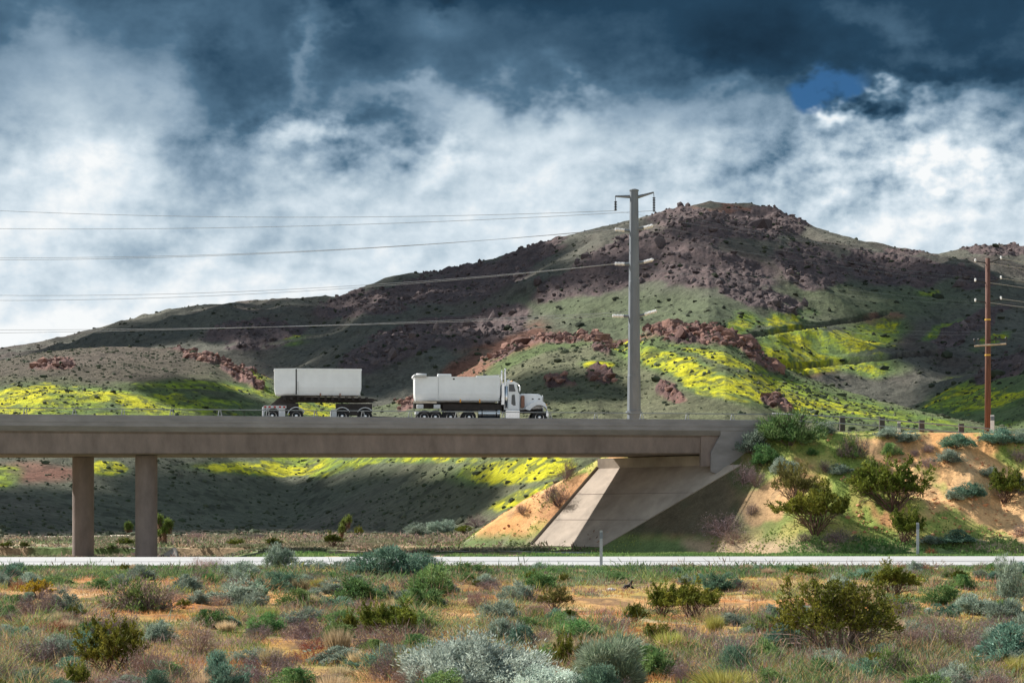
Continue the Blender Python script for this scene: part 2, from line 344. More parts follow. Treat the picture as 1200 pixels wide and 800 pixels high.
def masks(x, Y, z):
    px, py = proj(x, Y, z)
    w1 = (fbm(x/18., Y/30., 4, 51)-.5); w2 = (fbm(x/18., Y/30., 4, 57)-.5)
    far = (Y > 560); qx = px+w1*34; qy = py+w2*22
    rock = np.maximum(patch(qx, qy, ROCK_FAR, Y, 600, 9e9), patch(qx, qy, ROCK_NEAR, Y, 170, 560))
    flow = np.maximum(patch(qx, qy, FLOW_FAR, Y, 480, 9e9, .5), patch(qx, qy, FLOW_NEAR, Y, 200, 560, .5))
    red = patch(qx, qy, RED, Y, 200, 9e9, .4)
    green = patch(qx, qy, GREEN_FAR, Y, 560, 9e9, .6)
    tr = np.zeros_like(px)
    for T in TRACKS: tr = np.maximum(tr, ss(3.0, 1.3, seg_dist(px, py+w1*2, T))*(Y > 520))
    return px, py, rock, flow, red, green, tr
def surf(x, Y):
    """final height incl. rock outcrops, plus albedo"""
    z = height(x, Y); shp = z.shape
    px, py, rock, flow, red, green, tr = masks(x, Y, z)
    sc = np.clip(Y/1100., .3, 1.2)
    ff = Y > 560; v1 = np.where(ff, z/(6.*sc)+Y/140., Y/(13*sc)); v2 = np.where(ff, z/(4.4*sc)+Y/90., Y/(9*sc)); v3 = np.where(ff, z/(1.9*sc)+Y/50., Y/(3.4*sc))
    r0 = ridged(x/(9*sc), v1, 3, 71)
    wl = worley(x/(7*sc)+r0*.4, v2, 73); wl2 = worley(x/(2.6*sc), v3, 79)
    rk = ss(.35, .75, rock*.75+.5*(fbm(x/(16*sc), Y/(22*sc), 4, 77)-.22)*np.where(rock > .03, 1, 0))
    z = z+rk*sc*np.where(Y > 560, .40, .8)*(4.6*(1-wl)+2.6*(1-wl2)+3.0*(r0-.6)-3.0)
    z = z-tr*2.2
    return z, px, py, rk, flow, red, green, tr
def lerp(a, b, t): return a+(b-a)*t[..., None]
C_ = lambda *c: np.array(c, float)
def hill_color(x, Y, z, px, py, rk, flow, red, green, tr):
    n1 = fbm(x/30., Y/45., 5, 91); n2 = fbm(x/3.2, np.where(Y > 560, z/2.2+Y/40., Y/6.), 4, 95); n3 = fbm(x/70., Y/110., 3, 99)
    far = ss(560, 640, Y)
    near_g = C_(.125, .165, .065); far_g = C_(.108, .106, .084)
    c = near_g[None, :]+(far_g-near_g)[None, :]*far[:, None]
    lb = ss(12, 28, z)*ss(-40, -70, x)*(Y < 560); c = lerp(c, np.broadcast_to(C_(.105, .078, .066), c.shape), lb*.85)
    c = lerp(c, np.broadcast_to(C_(.135, .128, .105), c.shape), ss(30, 18, z)*ss(0, -30, x)*(Y < 560)*.75)
    c = c*(.8+.5*n1)[:, None]
    dry = C_(.165, .122, .108); c = lerp(c, np.broadcast_to(dry, c.shape)*(1-.45*far)[:, None], ss(.5, .72, n3*.5+n1*.5)*(.5+.25*far))
    c = lerp(c, np.broadcast_to(C_(.105, .135, .065), c.shape), green*.7)
    c = lerp(c, np.broadcast_to(C_(.25, .115, .08), c.shape)*(1-.3*far)[:, None], red*ss(.35, .6, n1+.15)*.9)
    c = lerp(c, np.broadcast_to(C_(.13, .21, .05), c.shape), np.clip(flow*1.3, 0, 1)*.75*ss(.3, .6, n1+.1))
    # flower drifts, streaked along the slope and spotted
    st = fbm(x/14.+Y/60., Y/16., 4, 101); sp = fbm(x/2.4, Y/3.5, 3, 105)
    fm = ss(.42, .64, flow*.54+st*.46+(sp-.5)*.62-.12)*ss(.02, .25, flow)
    yc = lerp(np.broadcast_to(C_(.30, .38, .035), c.shape), np.broadcast_to(C_(.62, .58, .02), c.shape), ss(.4, .65, st))
    c = lerp(c, yc*(1-.25*far)[:, None], fm*.92)
    c = lerp(c, np.broadcast_to(C_(.10, .13, .05), c.shape), fm*ss(.52, .60, fbm(x/1.2, Y/1.6, 3, 108))*.8)
    # dark scrub specks
    d = ss(.60, .70, fbm(x/1.9, Y/3.2, 3, 111)); c = lerp(c, c*.45, d*.6*(1-rk))
    rc = lerp(np.broadcast_to(C_(.115, .072, .068), c.shape), np.broadcast_to(C_(.25, .14, .115), c.shape), ss(.3, .75, n2))
    rc = lerp(rc, np.broadcast_to(C_(.108, .086, .086), c.shape)*(.55+.62*n2)[:, None], far*.85)
    c = lerp(c, rc, np.clip(rk*1.2, 0, 1))
    c = lerp(c, np.broadcast_to(C_(.055, .048, .045), c.shape), tr*.8)
    sand = ss(222, 205, Y)*.7
    c = lerp(c, np.broadcast_to(C_(.42, .33, .2), c.shape)*(.7+.5*n2)[:, None], ss(0, 1, sand)*ss(3, 1, z))
    base_scrub = ss(.6, .2, z)*ss(480, 380, Y)
    c = lerp(c, np.broadcast_to(C_(.40, .30, .2), c.shape)*(.7+.55*n2)[:, None], base_scrub*ss(.3, .6, n1+.1))
    return c
def ground_color(x, Y, z):
    px, py = proj(x, np.maximum(Y, 20), z)
    n1 = fbm(x/5., Y/9., 5, 121); n2 = fbm(x/1.1, Y/2., 4, 125); n3 = fbm(x/12., Y/16., 4, 129); n4 = fbm(x/3., Y/5., 4, 133)
    B = lambda *c: np.broadcast_to(C_(*c), x.shape+(3,))
    c = lerp(B(.46, .17, .05), B(.50, .29, .12), ss(.35, .62, n1))
    c = lerp(c, B(.36, .28, .07), ss(.5, .66, n3)*.75)
    c = lerp(c, B(.15, .17, .06), ss(.58, .70, n4)*.7)
    c = lerp(c, B(.50, .40, .25), ss(.60, .74, n2)*.55)
    c = lerp(c, B(.14, .09, .06), ss(.42, .28, n2)*.6)
    # strip near the road: green
    g = ss(82, 98, Y)*ss(136, 128, Y)
    c = lerp(c, lerp(B(.12, .19, .06), B(.34, .31, .15), ss(.5, .75, n2)), g*ss(.25, .5, n4+.05))
    c = lerp(c, B(.50, .44, .34), ss(99.5, 102, Y)*ss(127, 123, Y))
    # middle flats beyond the bridge
    f = ss(128, 134, Y); c2 = lerp(B(.14, .19, .07), B(.40, .29, .18), ss(.42, .62, n1+ss(165, 185, Y)*.12))
    c2 = lerp(c2, B(.28, .24, .2), ss(.58, .7, n4)*.5)
    c = lerp(c, c2, f)
    # sandy bank
    e = embank(x, Y); em = ss(.45, 1.5, e)*ss(-.6, -.1, e-baseg(x, Y))*(Y > 120)
    slope = lerp(B(.60, .31, .12), B(.70, .42, .20), ss(.3, .7, n1))
    slope = lerp(slope, B(.36, .16, .08), ss(.60, .72, n3)*.6)
    slope = lerp(slope, B(.30, .21, .12), ss(.58, .75, n2)*.5)
    veg = ss(.50, .60, n4*.6+n3*.4+ss(2.6, .8, e)*.16+ss(7.8, 8.8, e)*.10+ss(24, 17, x)*.12*(Y < 152)*(x > 8)-.22*(x < 6)*ss(6.5, 5., e))
    slope = lerp(slope, lerp(B(.20, .31, .06), B(.38, .38, .10), ss(.4, .6, n2)), veg*.85)
    c = lerp(c, slope, em)
    c = lerp(c, B(.085, .075, .05), em*ss(5.5, 8, x)*ss(21, 15, x)*(Y < 158)*.95)  # bridge shadow deepened by painting the soil beside the paving dark
    return c*(.86+.28*n2)[..., None]
def grid_idx(nu, nY):
    i = np.arange(nY-1)[:, None]*nu+np.arange(nu-1)[None, :]; i = i.ravel()
    return np.stack([i, i+1, i+nu+1, i+nu], 1)
def sheet(us, Ys):
    U, YY = np.meshgrid(us, Ys); X = U*np.maximum(YY, 20.)
    return X.ravel(), YY.ravel()
usd = np.concatenate([-np.geomspace(1.2, .29, 50)[:-1], np.linspace(-.29, .29, 1250), np.geomspace(.29, 1.2, 50)[1:]])
# near ground
Yn = np.concatenate([np.linspace(-60, 24, 25)[:-1], 1/np.linspace(1/24., 1/99., 380), np.linspace(99.6, 136, 60), np.linspace(136.1, 172, 260), np.linspace(172.5, 196, 40)])
X, Y = sheet(usd[::1], Yn); Z = height(X, Y)+0
mic = (fbm(X/.9, Y/.9, 3, 141)-.5)*.16*((Y < 101) | (Y > 126))*(Y < 250)
onpave = (zplaneA(X, Y) > .2) & (zplaneA(X, Y) < 6.5) & (np.abs(Z-zplaneA(X, Y)) < .4)
Z = Z+mic*(~onpave)
Z = np.where((Y > 102.5) & (Y < 125), np.minimum(Z, -.02), Z)
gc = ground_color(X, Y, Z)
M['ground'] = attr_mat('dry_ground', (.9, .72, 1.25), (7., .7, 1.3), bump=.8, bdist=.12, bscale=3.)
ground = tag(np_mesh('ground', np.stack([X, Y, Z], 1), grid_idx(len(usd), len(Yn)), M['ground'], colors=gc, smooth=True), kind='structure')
# hills
Yh = np.concatenate([np.linspace(196, 560, 520), np.linspace(561, 1500, 620), np.linspace(1510, 2200, 25)])
X, Y = sheet(usd, Yh); r = surf(X, Y)
hc = hill_color(X, Y, r[0], *r[1:])
M['hills'] = attr_mat('hill_slopes', (.10, .8, 1.2), (.8, .68, 1.32), bump=1., bdist=2.0, bscale=.22)
hills = tag(np_mesh('hills', np.stack([X, Y, r[0]], 1), grid_idx(len(usd), len(Yh)), M['hills'], colors=hc, smooth=True), kind='structure')
# plain all round, under the rest
pl = MB(); pl.poly([(-2700, -2700, -3), (2700, -2700, -3), (2700, 2700, -3), (-2700, 2700, -3)], [(0, 1, 2, 3)])
tag(pl.build('plain', solid('plain_soil', (.3, .22, .14), .95, scale=.05)), kind='structure')

_Yscan = np.concatenate([np.arange(20, 200, .25), np.arange(200, 600, .8), np.arange(600, 1500, 2.)])
def hit(px, py, ymin=20):
    """walk along the sight line of a photo pixel until it meets the ground"""
    Ys = _Yscan[_Yscan >= ymin]; x = (px-600)/F*Ys; z = height(x, Ys)
    ray = CZ+(HY-py)/F*Ys; k = np.argmax(z >= ray)
    if z[k] < ray[k]: return None
    return Vector((float(x[k]), float(Ys[k]), float(z[k])))
def hits(px, py, ylo, yhi):
    Ys = np.arange(ylo, yhi, max(1.5, ylo/150)); x = (px[:, None]-600)/F*Ys[None]; YY = np.broadcast_to(Ys[None], x.shape)
    z = height(x.ravel(), YY.ravel()).reshape(x.shape); ray = CZ+(HY-py[:, None])/F*Ys[None]; k = np.argmax(z >= ray, 1)
    return [Vector((float(x[i, j]), float(Ys[j]), float(z[i, j]))) for i, j in enumerate(k) if z[i, j] >= ray[i, j]]
def gz(x, Y): return float(height(np.array([x]), np.array([float(Y)]))[0])
# ribbons laid on the terrain
def ribbon(name, pts, widths, mat, lift, n=160, kind='structure', flatz=None):
    P = np.array(pts, float); t = np.linspace(0, 1, len(P)); tt = np.linspace(0, 1, n)
    cx = np.interp(tt, t, P[:, 0]); cy = np.interp(tt, t, P[:, 1]); ww = np.interp(tt, np.linspace(0, 1, len(widths)), widths)
    V = []; k = 5
    for j in range(k):
        off = (j/(k-1)-.5)*ww; y = cy+off+ (0 if flatz is not None else (fbm(cx/3+j, cy/3, 2, 5)-.5)*.5); z = height(cx, y)+lift if flatz is None else np.full(n, flatz)
        V.append(np.stack([cx, y, z], 1))
    V = np.concatenate(V); return tag(np_mesh(name, V, grid_idx(n, k), mat, smooth=True), kind=kind)
# main road, a real slab: 12 cm proud of the verge
def ledge(px, far): # far / near edge distance along the road
    x0 = -150; return None
def road_strip(name, f0, f1, mat, z, thick=0):
    """strip between fractions f0..f1 of the road's width"""
    xs = np.linspace(-160, 160, 60); yn = 103.5+.018*(xs+30); yf = 122.8+.045*(xs+30)
    a = yn+(yf-yn)*f0; b = yn+(yf-yn)*f1
    rows = [(a, z), (b, z)] if not thick else [(a, z-thick), (a, z), (b, z), (b, z-thick)]
    V = np.concatenate([np.stack([xs, y, np.full_like(xs, zz)], 1) for y, zz in rows])
    return tag(np_mesh(name, V, grid_idx(60, len(rows)), mat), kind='structure')
road_strip('road', 0, 1, M['road'], .12, .3)
road_strip('road_seam', .36, .43, M['joint'], .124)
road_strip('road_marking', .70, .715, M['whitepost'], .124)
ribbon('gravel_path', [(-30, 160), (-20, 157), (-10, 153), (0, 149.2), (7, 145.2)], [2.6, 2.2, 1.6], M['gravel'], .05)
#ribbon('shoulder_path', [(6, 137.2), (20, 136.8), (34, 137.5), (60, 139)], [1.0, .8], M['gravel'], .06)
_dr = [hit(px_, np.interp(px_, [-60, 0, 320, 450, 560], [632, 631, 625, 623, 622]), 160) for px_ in range(-60, 301, 20)]
DR = np.array([(p.x, p.y) for p in _dr if p is not None]); DR = DR[np.argsort(DR[:, 0])]; DR[:, 1] = np.convolve(np.pad(DR[:, 1], 2, 'edge'), np.ones(5)/5, 'valid')
ribbon('dirt_road', DR, [8, 13, 16, 16], M['dirt'], .10, 200)
# ---------------------------------------------------------------- bridge
bridge = empty('bridge', tuple(bw(0, 0, 0)), th)
tag(bridge, 'long grey concrete road bridge on two round columns with a skewed sloping abutment', 'bridge')
def bl(v):                                   # world -> bridge frame
    d = Vector(v)-BP; return Vector((d.dot(dv), d.dot(nv), d.z))
W = 11.6; SL = -34.0; SE = 56.0              # deck extent along the bridge
def ztop(s): return 9.75-.11*s/55.7          # top of the parapet
def zsof(s): return 6.90+.22*s/55.7
def bloft(name, prof, ss_, mat, parent=bridge, n=None):
    """prof(s) gives the cross-section outline (w, z) in the bridge frame"""
    m = MB(); m.loft([[(s, w, z) for w, z in prof(s)] for s in ss_]); return m.build(name, mat, parent)
S_ = list(np.linspace(SL, 53.3, 30))
bloft('girder', lambda s: [(.75, zsof(s)+.02), (.62, zsof(s)+.10), (.48, ztop(s)-1.32), (.30, ztop(s)-1.16), (W-1.6, ztop(s)-1.16), (W-1.7, ztop(s)-1.32), (W-1.9, zsof(s)+.10), (W-2.1, zsof(s)+.02)], S_, M['concrete_dark'])
deck = bloft('deck', lambda s: [(0, ztop(s)-.80), (0, ztop(s)-.52), (W, ztop(s)-.52), (W, ztop(s)-.80), (W-1.5, ztop(s)-1.158), (.30, ztop(s)-1.158)], list(np.linspace(SL, SE, 30)), M['concrete'])
bloft('road_surface', lambda s: [(.36, ztop(s)-.518), (.36, ztop(s)-.33), (W-.36, ztop(s)-.33), (W-.36, ztop(s)-.518)], list(np.linspace(SL, SE, 8)), M['asphalt'])
for w0, sg in ((-.025, 1), (W+.025, -1)):
    bloft('parapet', lambda s: [(w0, ztop(s)-.515), (w0, ztop(s)-.30), (w0+sg*.03, ztop(s)-.28), (w0+sg*.03, ztop(s)-.035), (w0+sg*.06, ztop(s)), (w0+sg*.33, ztop(s)), (w0+sg*.36, ztop(s)-.04), (w0+sg*.36, ztop(s)-.515)], list(np.linspace(SL, SE, 30)), M['concrete'])
for px, w in ((171.5, 3.0), (97.5, 7.9)):
    # column centre at a photo column and a distance across the deck
    s = ((px-600)/F*(BP.y+0)-BP.x)
    for _ in range(8):
        p = bw(s, w, 0); s += ((px-600)/F*p.y-p.x)/dv.x
    m = MB(); rad = .80
    zz = [-1.6, -.4, 2, 4.5, zsof(s)-.02]
    m.loft([[(s+rad*math.cos(a), w+rad*math.sin(a), z) for a in [2*math.pi*k/40 for k in range(40)]] for z in zz])
    m.build('column', M['concrete_dark'], bridge, smooth=False)
    c = bridge.children[-1]
    for p_ in c.data.polygons: p_.use_smooth = abs(p_.normal.z) < .5
# abutment: seat wall under the girder, paving below it, wing wall
A = Vector(pA); B = Vector(pB); Cc = Vector(pC); tB = Vector((1.45, 157.8, .2))
up = (A-Cc)+(B-tB); up = Vector((up.x, up.y, 0)).normalized()
def slab(pts, thick, lift=0.05):
    m = MB(); n = len(pts); nn = Vector(nA).normalized()
    top = [bl(p+nn*lift) for p in pts]; bot = [bl(p-nn*thick) for p in pts]
    return m.poly(top+bot, [tuple(range(n)), tuple(range(n, 2*n))[::-1]]+[(i, n+i, n+(i+1) % n, (i+1) % n) for i in range(n)])
Atop = A+(A-B)*.03
ext = Vector((0, 0, 0))
slab([Cc, tB-Vector((0, 0, .0)), B, Atop], .5, .06).build('slope_paving', M['paving'], bridge)
# curb along the far edge and the seams of the paving
m = MB(); m.tube([bl(tB+Vector((0, 0, .16))), bl(B+Vector((0, 0, .16)))], .11, 4); m.build('paving_kerb', M['paving'], bridge)
for f in (.33, .66):
    a = Cc.lerp(Atop, f)+Vector(nA).normalized()*.064; b = tB.lerp(B, f)+Vector(nA).normalized()*.064
    m = MB(); m.tube([bl(a), bl(b)], .022, 4); m.build('paving_seam', M['concrete_dark'], bridge)
# seat wall
def wallbox(p, q, z0, z1, back, name, mat, front=0.0):
    d = (q-p); d.z = 0; d.normalize(); nn = Vector((-d.y, d.x, 0))
    if nn.dot(up) < 0: nn = -nn
    pts = [p-nn*front, q-nn*front, q+nn*back, p+nn*back]
    m = MB(); m.poly([bl(Vector((v.x, v.y, z0))) for v in pts]+[bl(Vector((v.x, v.y, z1))) for v in pts], [(0, 1, 2, 3), (4, 7, 6, 5), (0, 4, 5, 1), (1, 5, 6, 2), (2, 6, 7, 3), (3, 7, 4, 0)])
    return m.build(name, mat, bridge)
wallbox(A+(B-A)*.10, B, 5.4, 7.05, 1.6, 'abutment_seat', M['paving'], -.02)
sA = bl(A).x
# wing wall, its lower edge follows the bank
m = MB(); s0 = 53.3; s1 = SE
m.prism([(s0-1.9, ztop(s0)-1.157-1.25), (s0-1.2, ztop(s0)-1.157), (s1, ztop(s1)-1.157), (s1, 6.6), (s0+.9, 4.8), (s0-1.9, 5.8)], .03, .40)
wing = m.build('wing_wall', M['concrete'], bridge)
m = MB(); m.prism([(s0-2.6, zsof(s0)-.9), (s0-2.6, ztop(s0)-1.16), (s0-.1, ztop(s0)-1.16), (s0-.1, zsof(s0)-.9)], .401, .9); m.build('end_wall', M['concrete_dark'], bridge)
m = MB(); m.prism([(s0-1.2, ztop(s0)-1.16), (s0-1.2, ztop(s0)-.8), (s1, ztop(s1)-.8), (s1, ztop(s1)-1.16)], .025, .5); m.build('wing_wall_cap', M['concrete'], bridge)
for w0 in (.15, W-.15):
    rl = MB(); zf = lambda s: ztop(s)+.44
    rl.tube([(s, w0, zf(s)) for s in np.linspace(SL, SE, 24)], .035, 6)
    rail = rl.build('handrail', M['rail'], bridge, smooth=True)
    s = SL+1.5
    for k in range(27):
        if s > SE: break
        p = MB(); zt = ztop(s)
        p.tube([(s-.09, w0, zt-.005), (s-.05, w0, zt+.25), (s, w0, zf(s))], .035, 5); p.tube([(s+.16, w0, zt-.005), (s+.12, w0, zt+.25), (s+.07, w0, zf(s))], .03, 5)
        p.box(s-.15, s+.22, w0-.06, w0+.06, zt-.004, zt+.03)
        o = p.build('post', M['rail'], rail); s += 3.42
# guard rail beyond the bridge, along the edge of the bank
gr = empty('guard_rail', (19.3, 152.3, 9.2)); tag(gr, 'two-rail steel guard rail on dark square posts along the top of the sandy bank', 'guard rail')
gp = [at(905, 484.5, 152.3), at(973, 487.5, 153), at(1040, 492, 153.6), at(1100, 497, 154.6), at(1157, 502, 156), at(1230, 512, 158), at(1330, 526, 160)]
org = Vector((19.3, 152.3, 9.2))
for k, off in enumerate((0, -.50)):
    m = MB(); m.tube([p+Vector((0, 0, off))-org for p in gp], .055, 6); m.build('rail', M['rail'], gr, smooth=True)
for px, yt, yb in ((941, 486, 499), (987.5, 487, 501), (1034, 489, 503.5), (1080.5, 492, 506), (1127, 496, 508.5), (1175, 501, 516), (1225, 509, 524)):
    Yp = np.interp(px, [905, 1330], [152.6, 160.2]); a = at(px, yt, Yp)-org; b = at(px, yb+4, Yp)-org
    m = MB(); m.box(a.x-.20, a.x+.20, a.y+.02, a.y+.30, b.z, a.z, .02); m.build('post', M['postwood'], gr)
# markers
def marker(px, ytop, ybase, Yd, w, mat, name, label, cat, cap=None):
    a = at(px, ybase, Yd); b = at(px, ytop, Yd); z0 = min(a.z, gz(a.x, Yd))-.15
    t = empty(name, (a.x, a.y, z0)); tag(t, label, cat)
    m = MB(); h = b.z-z0
    m.poly([], []); m.prism([(-w/2, 0), (w/2, 0), (w/2, h-.03), (w/2-.02, h), (-w/2+.02, h), (-w/2, h-.03)], -.02, .02); m.prism([(-w*.16, 0), (w*.16, 0), (w*.16, h-.06), (-w*.16, h-.06)], .02, .05)
    m.build('stake', mat, t)
    if cap is not None:
        c = MB(); c.box(-w/2-.006, w/2+.006, -.027, -.021, h-.42, h-.10); c.build('reflector', cap, t)
    return t
marker(704.5, 621, 663.5, 104.5, .15, M['marker'], 'marker_post', 'thin grey marker post at the near edge of the white road, before the abutment', 'marker post', M['galv'])
marker(1075.5, 612, 650.5, 127.5, .17, M['marker'], 'marker_post', 'thin grey marker post in the green verge beyond the white road, below the sandy bank', 'marker post', M['galv'])
marker(1163, 486, 508, 154.6, .27, M['whitepost'], 'marker_post', 'white marker post right beside the foot of the brown wooden pole', 'marker post', M['galv'])
marker(1053.5, 494, 504, 156.5, .25, M['whitepost'], 'marker_post', 'short white marker post behind the guard rail, between two dark posts', 'marker post', M['galv'])
# ---------------------------------------------------------------- steel pole
YP = 186.0; pb = at(743, 489, YP); gb = gz(pb.x, YP)
tp = empty('transmission_pole', (pb.x, YP, gb-.3)); tag(tp, 'tall tapering grey steel power pole standing behind the bridge, with white insulator arms', 'power pole')
o = Vector((pb.x, YP, gb-.3))
ztp = at(743, 224, YP).z
def pl_(px, py, dy=0): return at(px, py, YP)+Vector((0, dy, 0))-o
m = MB(); n = 12
lv = [(0, .66), (pl_(0, 489).z, .63), (pl_(0, 440).z, .60), (pl_(0, 440).z+.02, .58), (pl_(0, 330).z, .50), (pl_(0, 330).z+.02, .485), (pl_(0, 224).z, .39)]
m.loft([[(r*math.cos(2*math.pi*(k+.5)/n), r*math.sin(2*math.pi*(k+.5)/n), z) for k in range(n)] for z, r in lv]); m.build('pole', M['galv'], tp)
m = MB(); m.loft([[(r*math.cos(2*math.pi*k/12), r*math.sin(2*math.pi*k/12), z) for k in range(12)] for z, r in ((pl_(0, 224).z, .44), (pl_(0, 224).z+.1, .44), (pl_(0, 224).z+.2, .2))]); m.build('cap', M['galv'], tp)
m = MB(); m.loft([[(r*math.cos(2*math.pi*k/12), r*math.sin(2*math.pi*k/12), z) for k in range(12)] for z, r in ((pl_(0, 484).z, .75), (pl_(0, 484).z+.18, .75))]); m.build('collar', M['galv'], tp)
tips = []
for (tx, ty, bx, by) in ((721, 230, 739, 230.5), (766, 225.5, 747, 231)):
    m = MB(); a = pl_(bx, by); b = pl_(tx, ty); m.tube([a, b], [.16, .08], 8); m.build('arm', M['galv'], tp)
    m = MB(); e = pl_(tx, 247); g = [Vector((b.x, b.y, b.z-.05))]+[]; zz = b.z-.05
    m.tube([b, (b.x+.03, b.y, b.z-.45)], .03, 6)
    rings = []; z = b.z-.45
    while z > e.z:
        for dz, r in ((0, .05), (.02, .14), (.07, .14), (.11, .05)): rings.append([(b.x+.03+r*math.cos(k*.785), b.y+r*math.sin(k*.785), z-dz) for k in range(8)])
        z -= .15
    m.loft(rings); m.build('insulator_string', M['darkmetal'], tp); tips.append(e+o)
for (tx, ty, bx, by) in ((721, 269, 737, 270.5), (765.5, 264, 749, 268.5), (721, 309, 737, 309.5), (766, 304, 749, 308.5), (718, 370, 736, 370.5), (770, 364, 750, 370)):
    a = pl_(bx, by); b = pl_(tx, ty); m = MB(); d = (b-a); L_ = d.length; d.normalize(); P = []; R = []; q = 0
    m2 = MB(); m2.tube([a-d*.1, a+d*.45], [.15, .12], 8); m2.build('bracket', M['galv'], tp)
    q = .40
    while q < L_-.06:
        P += [a+d*q, a+d*(q+.03), a+d*(q+.07), a+d*(q+.10)]; R += [.07, .165, .165, .07]; q += .13
    P.append(b); R.append(.05)
    m.tube(P, R, 8); m.build('insulator', M['ceramic'], tp, smooth=False); tips.append(b+o)
# wires: from each tip out of the picture on both sides
wl = [((0, 247), 'upper left arm', (1220, 300)), ((0, 268), 'upper right arm', (1220, 306)), ((0, 302), 'second left arm', (1220, 325)), ((0, 304.5), 'second right arm', (1220, 322)),
      ((0, 346), 'third left arm', (1220, 350)), ((0, 352), 'third right arm', (1220, 347)), ((0, 386.5), 'lowest left arm', (1220, 380)), ((0, 390), 'lowest right arm', (1220, 377))]
sags = [8, 7, 9, 10, 11, 12, 4, 4]
row = ['highest', 'second', 'third', 'fourth', 'fifth', 'sixth', 'seventh', 'lowest']
def wire(p, q, sag, r, label, n=26):
    P = []
    for i in range(n+1):
        t = i/n; v = p.lerp(q, t); v.z -= sag*4*t*(1-t); P.append(v-p)
    m = MB(); m.tube(P, r, 5); ob = m.build('power_line', M['wire'], None, smooth=True); ob.location = p
    return tag(ob, label, 'power line', 'power lines strung from the steel pole')
for i, (tip, (l, nm, rr)) in enumerate(zip(tips, wl)):
    Yl = 205.; lp = at(l[0], l[1], Yl); q = tip+(lp-tip)*1.9
    k = abs((lp-tip).length/((q-tip).length)); sg = sags[i]*YP/F
    q.z = tip.z+(lp.z-tip.z+3.6*sg*.997)/.5263
    wire(tip, q, sg*3.6, .020, 'power line running left from the %s of the steel pole' % nm)
    rp = at(rr[0], rr[1], 420.); q2 = tip+(rp-tip)*1.3
    wire(tip, q2, 2.0, .008, 'faint power line running right from the %s of the steel pole' % nm)
# ---------------------------------------------------------------- wooden pole
YW = 162.0; pb = at(1157.5, 506, YW); g0 = gz(pb.x, YW); o = Vector((pb.x, YW, g0-.3))
wp = empty('utility_pole', o); tag(wp, 'dark red-brown wooden utility pole with one timber crossarm at the right of the bank', 'utility pole')
m = MB(); H = at(0, 302.5, YW).z-o.z
m.tube([(0, 0, 0), (0.02, 0, H*.5), (0, 0, H)], [.25, .22, .18], 14); m.build('pole', M['wood'], wp, smooth=True)
def pw(px, py): return at(px, py, YW)-o
for y in (374.5, 416):
    m = MB(); z = pw(0, y).z; m.tube([(0, 0, z-.06), (0, 0, z+.06)], .235, 14); m.build('band', M['band'], wp)
m = MB(); a = pw(1141, 405.5); b = pw(1178, 403); m.tube([a+Vector((0, -.28, 0)), b+Vector((0, -.28, 0))], .075, 4); m.build('crossarm', M['palewood'], wp)
for (px, py) in ((1141, 399), (1146, 398.5), (1166, 396), (1178, 397)):
    m = MB(); p = pw(px, py); p.y = -.28
    m.tube([p+Vector((0, 0, -.4)), p+Vector((0, 0, -.1)), p, p+Vector((0, 0, .04)), p+Vector((0, 0, .12))], [.03, .03, .10, .10, .04], 8); m.build('insulator', M['darkmetal'], wp)
m = MB(); m.tube([pw(1158, 403)+Vector((0, -.3, .2)), pw(1166, 400)+Vector((0, -.3, .2)), pw(1177, 402)+Vector((0, -.3, .2))], .05, 6); m.build('cable_loop', M['darkmetal'], wp)
wt = []
for y, dl, dr in ((306, 306, 303), (329, 329, 326), (352, 352.5, 350)):
    for tx, ty in ((1143, dl), (1173, dr)):
        a = pw(1157.5, y+2.5); b = pw(tx, ty); m = MB(); P = []; R = []
        m.tube([a, a.lerp(b, .5), b], [.05, .045, .04], 6); m.build('bracket', M['darkmetal'], wp)
        m = MB(); m.tube([b+Vector((0, 0, -.06)), b+Vector((0, 0, -.03)), b+Vector((0, 0, .16)), b+Vector((0, 0, .2))], [.03, .075, .075, .03], 8); m.build('insulator', M['ceramic'], wp); wt.append(b+o)
for (k, side, nm) in ((0, -1, 'top left'), (1, 1, 'top right'), (2, -1, 'middle left'), (3, 1, 'middle right'), (4, -1, 'lower left'), (5, 1, 'lower right')):
    t = wt[k]; q = t+Vector((190, 170, 8)); m = MB()
    P = [Vector((190*u, 170*u, 8*u-9*4*u*(1-u)*.3)) for u in np.linspace(0, 1, 16)]
    m.tube(P, .018, 5); w_ = m.build('power_line', M['wire'], None); w_.location = t
    tag(w_, 'thin cable leaving the %s insulator of the wooden pole' % nm, 'power line', 'cables at the wooden pole')
